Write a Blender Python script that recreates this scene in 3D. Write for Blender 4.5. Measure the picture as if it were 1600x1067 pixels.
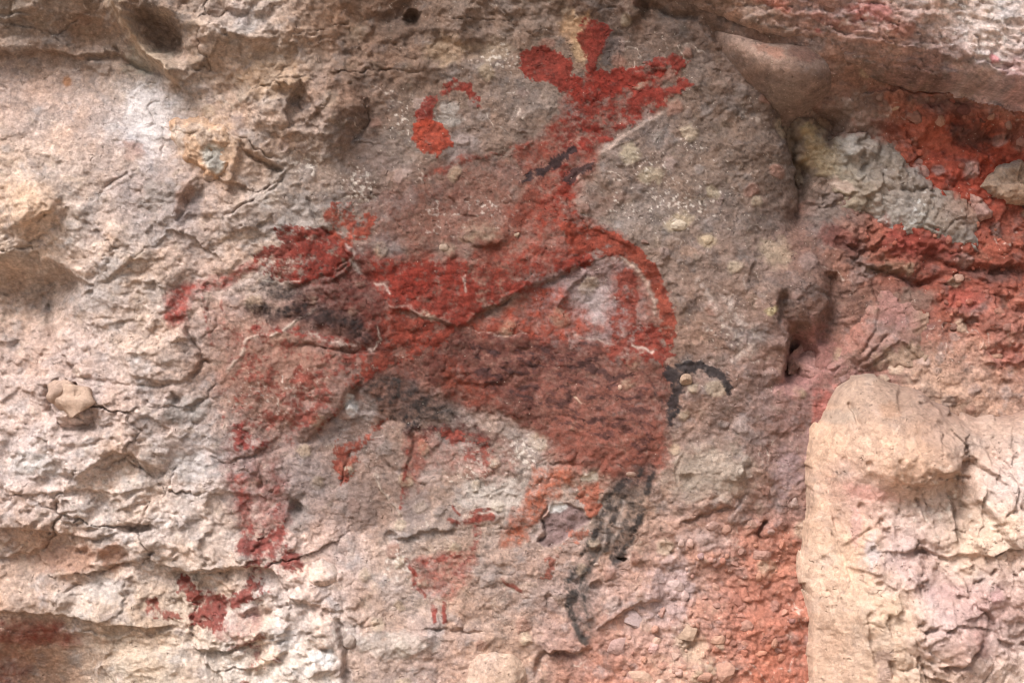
import bpy, bmesh, math, random
import numpy as np

for o in list(bpy.data.objects):
    bpy.data.objects.remove(o)
scene = bpy.context.scene
C = scene.collection
R = math.radians

# ------------------------------------------------------------------ camera, sky, sun, exposure
ZC = 0.95            # height of the middle of the picture above the ground, metres
D = 3.0              # camera distance from the rock face, metres
cam_data = bpy.data.cameras.new('camera')
cam_data.sensor_width = 36.0
cam_data.lens = 36.0 * D / 1.6
cam_data.clip_start = 0.05
cam_data.clip_end = 2000.0
cam = bpy.data.objects.new('camera', cam_data)
cam.location = (0, -D, ZC)
cam.rotation_euler = (R(90), 0, 0)
C.objects.link(cam)
scene.camera = cam

SUN_EL, SUN_AZ = 50.0, -34.0       # elevation; azimuth from the camera's back, minus = to the left
world = bpy.data.worlds.new('World')
scene.world = world
world.use_nodes = True
wn = world.node_tree.nodes
wl_ = world.node_tree.links
sky = wn.new('ShaderNodeTexSky')
sky.sky_type = 'NISHITA'
sky.sun_disc = False
sky.sun_elevation = R(SUN_EL)
sky.sun_rotation = R(180 + SUN_AZ * -1)
sky.air_density = 1.0
sky.dust_density = 3.0
sky.ozone_density = 0.6
hs = wn.new('ShaderNodeHueSaturation')
hs.inputs['Saturation'].default_value = 0.28      # an overcast sky: the same dome, nearly white
wl_.new(sky.outputs[0], hs.inputs['Color'])
wl_.new(hs.outputs[0], wn['Background'].inputs[0])
wn['Background'].inputs[1].default_value = 0.05

sun_data = bpy.data.lights.new('sun', 'SUN')
sun_data.energy = 1.5
sun_data.angle = R(26)
sun_data.color = (1.0, 0.985, 0.97)
sun = bpy.data.objects.new('sun', sun_data)
sd = np.array([math.sin(R(SUN_AZ)) * math.cos(R(SUN_EL)), -math.cos(R(SUN_AZ)) * math.cos(R(SUN_EL)), math.sin(R(SUN_EL))])
from mathutils import Vector
sun.rotation_euler = Vector(sd.tolist()).to_track_quat('Z', 'Y').to_euler()
sun.location = (-3, -4, 5)
C.objects.link(sun)

scene.view_settings.view_transform = 'Standard'
scene.view_settings.look = 'None'
scene.view_settings.exposure = 1.95
scene.view_settings.gamma = 1.0
scene.view_settings.use_curve_mapping = False
scene.cycles.use_denoising = True
scene.cycles.max_bounces = 4
scene.cycles.diffuse_bounces = 3
scene.cycles.glossy_bounces = 1
scene.cycles.adaptive_threshold = 0.02
scene.cycles.filter_width = 1.15
ALB = 0.80           # share of a surface's displayed brightness that is its own base colour

# ------------------------------------------------------------------ noise
f32 = np.float32
_rng = np.random.default_rng(7)
PERM = _rng.permutation(256).astype(np.int32)
PERM = np.concatenate([PERM, PERM])
_a = _rng.random(256) * 2 * np.pi
GX, GY = np.cos(_a).astype(f32), np.sin(_a).astype(f32)
RND = _rng.random((256, 4)).astype(f32)

def perlin(x, y, seed=0):
    x = x + f32(seed * 17.31); y = y + f32(seed * 9.77)
    x0 = np.floor(x); y0 = np.floor(y)
    fx = (x - x0).astype(f32); fy = (y - y0).astype(f32)
    xi = x0.astype(np.int32) & 255; yi = y0.astype(np.int32) & 255
    u = fx * fx * fx * (fx * (fx * 6 - 15) + 10); v = fy * fy * fy * (fy * (fy * 6 - 15) + 10)
    def g(ix, iy, dx, dy):
        h = PERM[PERM[ix & 255] + (iy & 255)]
        return GX[h] * dx + GY[h] * dy
    a = g(xi, yi, fx, fy); b = g(xi + 1, yi, fx - 1, fy)
    c = g(xi, yi + 1, fx, fy - 1); d = g(xi + 1, yi + 1, fx - 1, fy - 1)
    ab = a + u * (b - a); cd = c + u * (d - c)
    return (ab + v * (cd - ab)) * f32(1.5)

def fbm(x, y, scale, octs=4, seed=0, gain=0.5, kind='n'):
    t = 0; amp = 1.0; f = 1.0 / scale; tot = 0
    for k in range(octs):
        n = perlin(x * f32(f), y * f32(f), seed + k * 3)
        if kind == 'r': n = 1 - 2 * np.abs(n)
        elif kind == 'b': n = 2 * np.abs(n) - 0.5
        t = t + n * f32(amp); tot += amp; amp *= gain; f *= 2.03
    return t / f32(tot)

def worley(x, y, scale, seed=0):
    x = x / f32(scale) + f32(seed * 7.13); y = y / f32(scale) + f32(seed * 3.71)
    x0 = np.floor(x); y0 = np.floor(y)
    xi = x0.astype(np.int32); yi = y0.astype(np.int32)
    f1 = np.full(x.shape, 9, f32); f2 = np.full(x.shape, 9, f32); cid = np.zeros(x.shape, np.int32)
    ox = np.zeros(x.shape, f32); oy = np.zeros(x.shape, f32)
    for j in (-1, 0, 1):
        for i in (-1, 0, 1):
            h = PERM[PERM[(xi + i) & 255] + ((yi + j) & 255)]
            dx = (x0 + i + RND[h, 0] - x).astype(f32); dy = (y0 + j + RND[h, 1] - y).astype(f32)
            d = dx * dx + dy * dy
            near = d < f1
            f2 = np.where(near, f1, np.minimum(f2, d))
            cid = np.where(near, h, cid); ox = np.where(near, dx, ox); oy = np.where(near, dy, oy)
            f1 = np.where(near, d, f1)
    return np.sqrt(f1), np.sqrt(f2), cid, ox, oy

def sstep(a, b, x):
    t = np.clip((x - a) / (b - a), 0, 1)
    return t * t * (3 - 2 * t)

def lin(c):
    c = np.asarray(c, float) / 255.0
    return np.where(c <= 0.04045, c / 12.92, ((c + 0.055) / 1.055) ** 2.4).astype(f32)

def alb(c):
    v = lin(c) * ALB
    lum = v @ np.array([0.3, 0.55, 0.15], f32)
    return (lum + (v - lum) * 0.84).astype(f32)       # neighbouring rock lends its colour back by bounced light

# ------------------------------------------------------------------ smooth maps from control points
GX0, GY0, GS = -1000.0, -900.0, 16.0
GNX, GNY = 226, 164

def tps(pts, reg=40.0):
    p = np.array([(a[0], a[1]) for a in pts], float) / 100; v = np.array([a[2] for a in pts], float)
    n = len(p)
    def U(r2): return np.where(r2 > 0, 0.5 * r2 * np.log(r2 + 1e-12), 0)
    K = U(((p[:, None] - p[None]) ** 2).sum(-1)) + np.eye(n) * reg / 100
    A = np.zeros((n + 3, n + 3)); A[:n, :n] = K; A[:n, n] = 1; A[:n, n + 1:] = p; A[n, :n] = 1; A[n + 1:, :n] = p.T
    w = np.linalg.solve(A, np.concatenate([v, np.zeros(3)]))
    gx, gy = np.meshgrid((GX0 + GS * np.arange(GNX)) / 100, (GY0 + GS * np.arange(GNY)) / 100)
    r2 = (gx[..., None] - p[:, 0]) ** 2 + (gy[..., None] - p[:, 1]) ** 2
    return (U(r2) @ w[:n] + w[n] + w[n + 1] * gx + w[n + 2] * gy).astype(f32)

def shepard(pts, sig=44.0):
    p = np.array([(a[0], a[1]) for a in pts], float); v = np.array([a[2] for a in pts], float)
    gx, gy = np.meshgrid(GX0 + GS * np.arange(GNX), GY0 + GS * np.arange(GNY))
    r2 = (gx[..., None] - p[:, 0]) ** 2 + (gy[..., None] - p[:, 1]) ** 2
    r2 = r2 - r2.min(-1, keepdims=True) * 0.98
    w = np.exp(-r2 / (2 * sig * sig)); w /= w.sum(-1, keepdims=True)
    return (w @ v).astype(f32)

def sample(grid, x, y):
    fx = np.clip((x - GX0) / GS, 0, GNX - 1.001); fy = np.clip((y - GY0) / GS, 0, GNY - 1.001)
    i = fx.astype(np.int32); j = fy.astype(np.int32); u = (fx - i).astype(f32); v = (fy - j).astype(f32)
    if grid.ndim == 3: u = u[..., None]; v = v[..., None]
    return (grid[j, i] * (1 - u) + grid[j, i + 1] * u) * (1 - v) + (grid[j + 1, i] * (1 - u) + grid[j + 1, i + 1] * u) * v

# depth of the rock face towards the open air in millimetres (x, y in millimetres across and down the face)
MACRO = tps([
 (-800,-700,420),(0,-600,340),(800,-600,340),(1600,-600,380),(2300,-700,440),
 (-800,-250,200),(0,-250,160),(800,-250,140),(1600,-250,180),(2300,-250,230),
 (-800,0,110),(-800,500,70),(-800,1000,110),(-800,1500,200),(2300,0,150),(2300,500,60),(2300,1000,60),(2300,1500,160),
 (0,1250,150),(500,1250,130),(900,1250,60),(1300,1250,60),(0,1500,200),(500,1500,190),(900,1500,140),(1500,1500,120),
 (0,0,75),(100,0,78),(180,0,70),(50,50,42),(120,60,34),(50,86,10),(150,92,4),(240,110,2),(60,130,16),(150,180,36),(240,180,26),(100,260,62),(20,260,66),(200,260,52),
 (300,30,60),(380,40,66),(460,60,58),(560,50,20),(640,30,6),(590,80,8),(330,110,54),(420,150,52),(500,170,56),(560,210,30),(480,250,40),(600,130,4),(640,90,14),
 (300,330,56),(400,360,50),(180,340,62),(40,330,92),(60,400,62),(40,460,8),(75,500,2),(120,470,44),(180,430,66),(250,470,66),(20,560,46),(110,560,60),
 (230,560,78),(160,620,70),(60,660,86),(200,680,80),(300,680,62),(60,740,92),(180,740,66),(280,760,74),(60,800,86),(160,810,78),(60,860,44),(130,880,48),(230,870,70),(300,850,74),
 (370,800,56),(440,780,48),(400,890,74),(300,920,52),(150,940,90),(40,930,88),(60,985,46),(180,1000,52),(60,1060,-24),(150,1060,10),(200,1040,92),(320,1000,84),(420,1040,108),(480,980,98),(450,930,84),
 (700,60,16),(800,60,10),(900,60,8),(1000,40,0),(720,180,8),(820,170,6),(640,260,12),(560,300,22),(700,320,14),(800,300,10),(940,200,0),(1050,150,-4),(1000,280,-2),(1100,250,-8),(1180,250,-20),
 (640,400,24),(720,440,28),(820,400,26),(900,360,16),(880,440,8),(930,470,-2),(980,420,10),(860,500,8),(760,530,12),(1060,420,6),(1150,420,0),(1200,450,-6),(1060,540,12),(1180,560,4),
 (500,420,28),(460,480,32),(400,470,44),(560,520,20),(620,560,22),(430,570,52),(500,590,44),(540,640,12),(480,690,20),(400,650,52),(340,560,54),
 (800,620,22),(900,640,26),(1000,640,22),(1100,640,10),(1190,640,-4),(700,680,14),(620,720,10),(560,740,16),(760,760,20),(860,760,22),(960,780,20),(1060,760,12),(1150,740,4),(1220,740,-14),
 (560,840,26),(650,860,24),(760,870,30),(860,900,28),(960,900,16),(620,950,42),(740,960,34),(600,1010,64),(700,1030,56),(860,980,28),(920,1040,26),(1020,980,14),
 (1080,860,6),(1180,860,-6),(1240,860,-20),(1100,960,16),(1200,960,2),(1100,1050,30),(1230,1050,10),
 (1160,60,4),(1256,170,-44),(1262,260,-84),(1276,340,-76),(1240,420,-14),(1270,450,0),(1296,520,-58),(1230,580,-26),(1240,660,-26),
 (1300,60,40),(1360,170,-62),(1450,170,-62),(1560,190,-52),(1450,240,-74),(1560,250,-66),(1400,300,-50),(1500,340,-46),(1320,390,-52),(1400,400,-62),(1480,420,-58),(1570,420,-46),(1560,520,-34),
 (1400,520,-32),(1540,600,-20),(1400,640,-30),(1400,800,-30),(1500,1000,-10)])

CP = []  # rock base colours as seen by eye, local shading partly included
def cp(*a):
    for x, y, c in a: CP.append((x, y, alb(c)))
cp((60,40,(150,120,98)),(40,16,(150,132,118)),(120,70,(150,118,96)),(60,130,(184,154,138)),(150,200,(192,163,148)),(230,120,(176,160,146)),(235,180,(206,192,188)),(100,260,(196,168,150)),(30,320,(206,173,148)),
 (250,60,(145,112,94)),(210,60,(170,140,116)),(300,80,(170,140,114)),(380,40,(190,166,152)),(420,100,(178,148,122)),(330,230,(200,160,130)),(470,180,(160,132,116)),(400,150,(184,154,134)),(520,60,(174,144,120)),
 (560,130,(152,124,106)),(620,40,(140,112,94)),(640,130,(160,134,114)),(560,220,(146,122,108)),(480,250,(176,150,130)),(250,310,(178,158,150)),(300,330,(172,148,136)),(380,340,(192,163,144)),(450,310,(170,150,136)),(520,290,(160,140,126)),
 (50,380,(202,172,148)),(40,450,(190,156,132)),(150,400,(197,172,158)),(150,480,(193,169,156)),(200,430,(197,168,144)),(250,460,(188,158,140)),(230,540,(203,174,155)),(80,560,(192,160,144)),(150,600,(202,173,160)),
 (60,680,(207,178,164)),(200,650,(198,169,155)),(300,660,(178,153,140)),(350,580,(168,134,116)),(420,560,(168,130,112)),(450,620,(170,132,118)),(330,480,(192,156,140)),(400,600,(168,132,116)),(380,400,(192,163,144)),
 (700,60,(168,143,124)),(760,100,(174,154,140)),(780,40,(164,139,120)),(720,200,(160,136,122)),(800,180,(165,145,131)),(620,260,(152,127,113)),(700,300,(156,128,114)),(560,290,(158,138,128)),(650,350,(158,128,114)),(760,360,(168,143,126)),
 (1000,40,(140,116,101)),(1050,60,(148,126,112)),(1100,120,(156,136,122)),(1000,230,(160,140,131)),(960,260,(168,149,136)),(1050,250,(163,142,126)),(1150,250,(160,138,122)),(1060,330,(164,145,131)),(1150,350,(160,140,128)),(1000,330,(168,149,136)),
 (1120,420,(168,144,130)),(1180,480,(169,143,128)),(1090,500,(162,133,116)),(1180,560,(164,137,124)),(1200,640,(168,142,130)),(1120,640,(168,140,126)),(1100,720,(172,148,134)),(1160,740,(170,148,134)),(1200,680,(163,130,121)),(920,480,(178,150,146)),
 (800,560,(158,118,104)),(900,600,(166,124,110)),(980,660,(170,128,113)),(560,500,(146,112,102)),(500,520,(150,122,112)),(640,560,(152,112,98)),
 (560,760,(156,129,115)),(640,740,(165,140,126)),(720,740,(184,164,152)),(760,760,(188,171,158)),(700,860,(178,154,136)),(620,890,(192,178,168)),(780,890,(182,158,144)),(860,930,(183,158,146)),(760,950,(183,155,136)),(600,950,(188,160,141)),
 (620,1000,(198,178,164)),(680,1040,(198,169,155)),(780,1040,(200,168,144)),(900,1000,(178,144,130)),(940,1050,(192,132,108)),(1030,960,(192,154,144)),(1060,880,(178,140,128)),(1010,800,(173,144,130)),
 (1100,850,(182,136,122)),(1150,900,(180,120,102)),(1200,850,(182,118,98)),(1220,950,(182,116,96)),(1120,1000,(182,112,92)),(1200,1040,(186,112,90)),(1080,1040,(192,152,133)),(1060,940,(192,152,138)),(1240,780,(166,136,126)),
 (60,740,(207,178,164)),(100,730,(203,183,174)),(200,730,(190,158,134)),(150,780,(212,183,164)),(300,740,(198,178,169)),(400,760,(170,141,131)),(480,740,(160,136,126)),(60,860,(186,146,120)),(120,880,(190,156,136)),(230,850,(212,187,173)),
 (300,820,(206,178,159)),(370,870,(198,169,150)),(150,940,(216,192,173)),(50,930,(202,173,154)),(300,920,(194,165,141)),(200,980,(178,142,112)),(50,1000,(174,130,104)),(100,1040,(165,128,102)),(200,1040,(220,196,172)),(400,1040,(228,204,184)),
 (460,950,(219,195,180)),(330,1000,(203,178,159)),(430,900,(206,178,164)),(505,890,(211,182,168)),
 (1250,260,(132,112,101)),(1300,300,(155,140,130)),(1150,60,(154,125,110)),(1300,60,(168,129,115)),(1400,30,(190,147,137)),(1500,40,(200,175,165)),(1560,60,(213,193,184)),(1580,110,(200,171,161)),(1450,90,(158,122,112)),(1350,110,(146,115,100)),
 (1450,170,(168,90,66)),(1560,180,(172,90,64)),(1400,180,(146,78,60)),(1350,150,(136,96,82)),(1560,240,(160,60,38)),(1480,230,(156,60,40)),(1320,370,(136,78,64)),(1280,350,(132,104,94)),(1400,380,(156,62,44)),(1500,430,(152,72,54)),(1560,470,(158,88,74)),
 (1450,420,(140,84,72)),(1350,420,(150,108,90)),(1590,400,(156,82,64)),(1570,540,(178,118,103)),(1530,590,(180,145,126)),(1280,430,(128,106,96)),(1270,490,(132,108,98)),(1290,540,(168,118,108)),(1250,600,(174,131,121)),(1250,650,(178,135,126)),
 (-600,0,(160,130,110)),(-600,600,(196,166,148)),(-600,1200,(190,160,140)),(2200,0,(180,150,140)),(2200,400,(176,90,70)),(2200,900,(190,160,140)),(700,-300,(158,132,114)),(1400,-300,(170,140,128)),(300,1300,(196,168,148)),(900,1300,(184,140,120)))
# the painted panel is browner rock, darkened further in colour as shelter shade
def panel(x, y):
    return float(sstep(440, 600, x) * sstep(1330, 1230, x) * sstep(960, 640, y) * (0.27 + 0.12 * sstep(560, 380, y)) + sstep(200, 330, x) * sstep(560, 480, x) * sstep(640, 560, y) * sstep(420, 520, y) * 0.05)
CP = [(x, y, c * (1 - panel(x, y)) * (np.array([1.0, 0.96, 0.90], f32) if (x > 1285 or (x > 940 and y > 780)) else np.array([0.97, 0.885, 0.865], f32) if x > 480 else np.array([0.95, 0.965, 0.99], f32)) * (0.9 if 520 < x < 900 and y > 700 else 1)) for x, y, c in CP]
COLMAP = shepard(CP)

# ------------------------------------------------------------------ a carved sheet of rock
class Field:
    """A patch of rock face, carved vertex by vertex; lengths in millimetres, X to the right and Y down the face."""
    def __init__(s, xs, ys, depth_map=None, warp=1.0, seed=0):
        s.xs = np.asarray(xs, f32); s.ys = np.asarray(ys, f32)
        s.P, s.Q = np.meshgrid(s.xs, s.ys)
        s.h = sample(MACRO if depth_map is None else depth_map, s.P, s.Q)
        k = 1000 * D / (1000 * D - np.clip(s.h, -100, 180))
        X = (800 + (s.P - 800) * k).astype(f32); Y = (533.5 + (s.Q - 533.5) * k).astype(f32)
        s.X0, s.Y0 = X, Y
        wx = fbm(X, Y, 70, 3, 41 + seed) * 9 + fbm(X, Y, 14, 2, 47 + seed) * 4
        wy = fbm(X, Y, 70, 3, 53 + seed) * 9 + fbm(X, Y, 14, 2, 59 + seed) * 4
        s.X = X + wx * f32(warp); s.Y = Y + wy * f32(warp)
        s.col = None
    def win(s, x0, y0, x1, y1):
        m = 46
        a = np.searchsorted(s.xs, x0 - m); b = np.searchsorted(s.xs, x1 + m)
        c = np.searchsorted(s.ys, y0 - m); d = np.searchsorted(s.ys, y1 + m)
        return slice(c, d), slice(a, b)
    def wpts(s, pts, r):
        p = np.asarray(pts, float)
        return s.win(p[:, 0].min() - r, p[:, 1].min() - r, p[:, 0].max() + r, p[:, 1].max() + r)
    def line(s, pts, r, raw=False):
        w = s.wpts(pts, r); X = (s.X0 if raw else s.X)[w]; Y = (s.Y0 if raw else s.Y)[w]
        best = np.full(X.shape, 1e9, f32); side = np.ones(X.shape, f32); tt = np.zeros(X.shape, f32)
        p = np.asarray(pts, f32); L = np.hypot(*(p[1:] - p[:-1]).T); tot = L.sum(); acc = 0
        for i in range(len(p) - 1):
            d = p[i + 1] - p[i]; l2 = float(d @ d) + 1e-6
            t = np.clip(((X - p[i, 0]) * d[0] + (Y - p[i, 1]) * d[1]) / l2, 0, 1)
            dx = X - p[i, 0] - t * d[0]; dy = Y - p[i, 1] - t * d[1]
            q = np.hypot(dx, dy); n = q < best
            best = np.where(n, q, best); side = np.where(n, np.sign(d[0] * dy - d[1] * dx), side)
            tt = np.where(n, (acc + t * L[i]) / tot, tt); acc += L[i]
        return w, best, side, tt
    def poly(s, pts, soft, raw=False, X=None, Y=None):
        """Signed distance to a closed outline, plus inside."""
        if X is None:
            w = s.wpts(pts, soft * 2)
            X = (s.X0 if raw else s.X)[w]; Y = (s.Y0 if raw else s.Y)[w]
        else: w = None
        p = np.asarray(pts, f32); n = len(p)
        best = np.full(X.shape, 1e9, f32); ins = np.zeros(X.shape, bool)
        for i in range(n):
            a = p[i]; b = p[(i + 1) % n]; d = b - a; l2 = float(d @ d) + 1e-6
            t = np.clip(((X - a[0]) * d[0] + (Y - a[1]) * d[1]) / l2, 0, 1)
            best = np.minimum(best, np.hypot(X - a[0] - t * d[0], Y - a[1] - t * d[1]))
            if a[1] != b[1]:
                c = ((a[1] > Y) != (b[1] > Y)) & (X < (b[0] - a[0]) * (Y - a[1]) / (b[1] - a[1]) + a[0])
                ins ^= c
        return w, np.where(ins, best, -best)
    # --- carving
    def crack(s, pts, depth=7, width=2.2):
        w, d, sd_, t = s.line(pts, width * 4)
        s.h[w] -= depth * np.exp(-(d / width) ** 2) * sstep(0, 0.12, t) * sstep(0, 0.15, 1 - t)
    def ledge(s, pts, height, fall=40, side=1, edge=2.5):
        """One side of the line stands proud: side=1 is the side to the right of the way the line runs (below it when it runs rightwards)."""
        w, d, sg, t = s.line(pts, fall * 2.5)
        s.h[w] += height * sstep(-edge, edge, d * sg * side) * np.exp(-(d / fall) ** 1.4) * sstep(0, 0.18, t) * sstep(0, 0.18, 1 - t)
    def ridge(s, pts, height, width):
        w, d, sg, t = s.line(pts, width * 3)
        s.h[w] += height * np.exp(-(d / width) ** 2) * sstep(0, 0.1, t) * sstep(0, 0.1, 1 - t)
    def blob(s, cx, cy, rx, ry, height, ang=0, p=1.0, flat=0.0):
        r = max(rx, ry); w = s.win(cx - r * 1.5, cy - r * 1.5, cx + r * 1.5, cy + r * 1.5)
        c, n = math.cos(R(ang)), math.sin(R(ang)); dx = s.X[w] - cx; dy = s.Y[w] - cy
        e = np.hypot((dx * c + dy * n) / rx, (-dx * n + dy * c) / ry)
        if flat: prof = sstep(1.0, flat, e)
        else: prof = np.clip(1 - e * e, 0, 1) ** p
        s.h[w] += height * prof
    def plate(s, pts, height, edge=4, tilt=(0, 0)):
        w, d = s.poly(pts, edge + 6)
        m = sstep(-edge, edge, d); c = np.mean(pts, 0)
        s.h[w] += m * (height + tilt[0] * (s.X[w] - c[0]) + tilt[1] * (s.Y[w] - c[1]))
    # --- the rock's colour
    def tint(s, w, m, rgb, op=1.0):
        m = np.clip(m * op, 0, 1)[..., None]
        s.col[w] = s.col[w] * (1 - m) + alb(rgb) * m
    def tint_poly(s, pts, rgb, soft=8, op=1.0, rag=0.0):
        w, d = s.poly(pts, soft + 14)
        if rag: d = d + rag * fbm(s.X0[w], s.Y0[w], 18, 4, 91)
        s.tint(w, sstep(-soft, soft, d), rgb, op)
    def tint_blob(s, cx, cy, rx, ry, rgb, op=1.0, ang=0, rag=0.7, scale=16):
        r = max(rx, ry) * 1.4; w = s.win(cx - r, cy - r, cx + r, cy + r)
        c, n = math.cos(R(ang)), math.sin(R(ang)); dx = s.X[w] - cx; dy = s.Y[w] - cy
        e = np.hypot((dx * c + dy * n) / rx, (-dx * n + dy * c) / ry) + rag * fbm(s.X0[w], s.Y0[w], scale, 4, 71)
        s.tint(w, sstep(1.15, 0.5, e), rgb, op)
    def tint_line(s, pts, rgb, width=4, op=1.0, breakup=0.0):
        w, d, sg, t = s.line(pts, width * 3)
        m = np.exp(-(d / width) ** 2) * sstep(0, 0.08, t) * sstep(0, 0.08, 1 - t)
        if breakup: m = m * sstep(-0.35, 0.25, fbm(s.X0[w], s.Y0[w], 9, 3, 37) - breakup + 0.5)
        s.tint(w, m, rgb, op)
    def speckle(s, cx, cy, rx, ry, rgb, amount=0.0, scale=7, op=0.8, ang=0, seed=0):
        r = max(rx, ry) * 1.3; w = s.win(cx - r, cy - r, cx + r, cy + r)
        c, n = math.cos(R(ang)), math.sin(R(ang)); dx = s.X[w] - cx; dy = s.Y[w] - cy
        e = np.hypot((dx * c + dy * n) / rx, (-dx * n + dy * c) / ry)
        f = fbm(s.X0[w], s.Y0[w], scale, 3, 201 + seed) + amount + 0.3 * fbm(s.X0[w], s.Y0[w], 50, 2, 211 + seed)
        s.tint(w, sstep(0.05, 0.28, f - 0.5 * e * e) * sstep(1.25, 0.7, e), rgb, op)
    # --- to Blender
    def coords(s):
        return np.stack([(s.P - 800) / 1000, -s.h / 1000, (533.5 - s.Q) / 1000 + ZC], -1).astype(f32)
    def normals(s):
        gy, gx = np.gradient(s.h, s.ys, s.xs)
        n = np.stack([-gx, -np.ones_like(gx), gy], -1)
        return n / np.linalg.norm(n, axis=-1, keepdims=True)
    def quads(s):
        ny, nx = s.h.shape
        i = np.arange(ny * nx).reshape(ny, nx)
        return np.stack([i[:-1, :-1], i[1:, :-1], i[1:, 1:], i[:-1, 1:]], -1).reshape(-1, 4)

def mesh_from(name, co, quads, col, mat):
    used, inv = np.unique(quads.ravel(), return_inverse=True)
    co = co.reshape(-1, 3)[used]; q = inv.astype(np.int32); col = col.reshape(-1, 3)[used]
    me = bpy.data.meshes.new(name)
    nf = len(quads)
    me.vertices.add(len(co)); me.vertices.foreach_set('co', np.ascontiguousarray(co, f32).ravel())
    me.loops.add(nf * 4); me.loops.foreach_set('vertex_index', q)
    me.polygons.add(nf)
    me.polygons.foreach_set('loop_start', np.arange(0, nf * 4, 4, dtype=np.int32))
    me.polygons.foreach_set('use_smooth', np.ones(nf, bool))
    me.update(calc_edges=True)
    at = me.attributes.new('tint', 'FLOAT_COLOR', 'POINT')
    at.data.foreach_set('color', np.concatenate([np.clip(col, 0.004, 0.9), np.ones((len(co), 1))], 1).astype(f32).ravel())
    me.materials.append(mat)
    return me

def link(name, me, parent=None, **props):
    o = bpy.data.objects.new(name, me)
    C.objects.link(o); o.parent = parent
    for k, v in props.items(): o[k] = v
    return o

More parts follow.
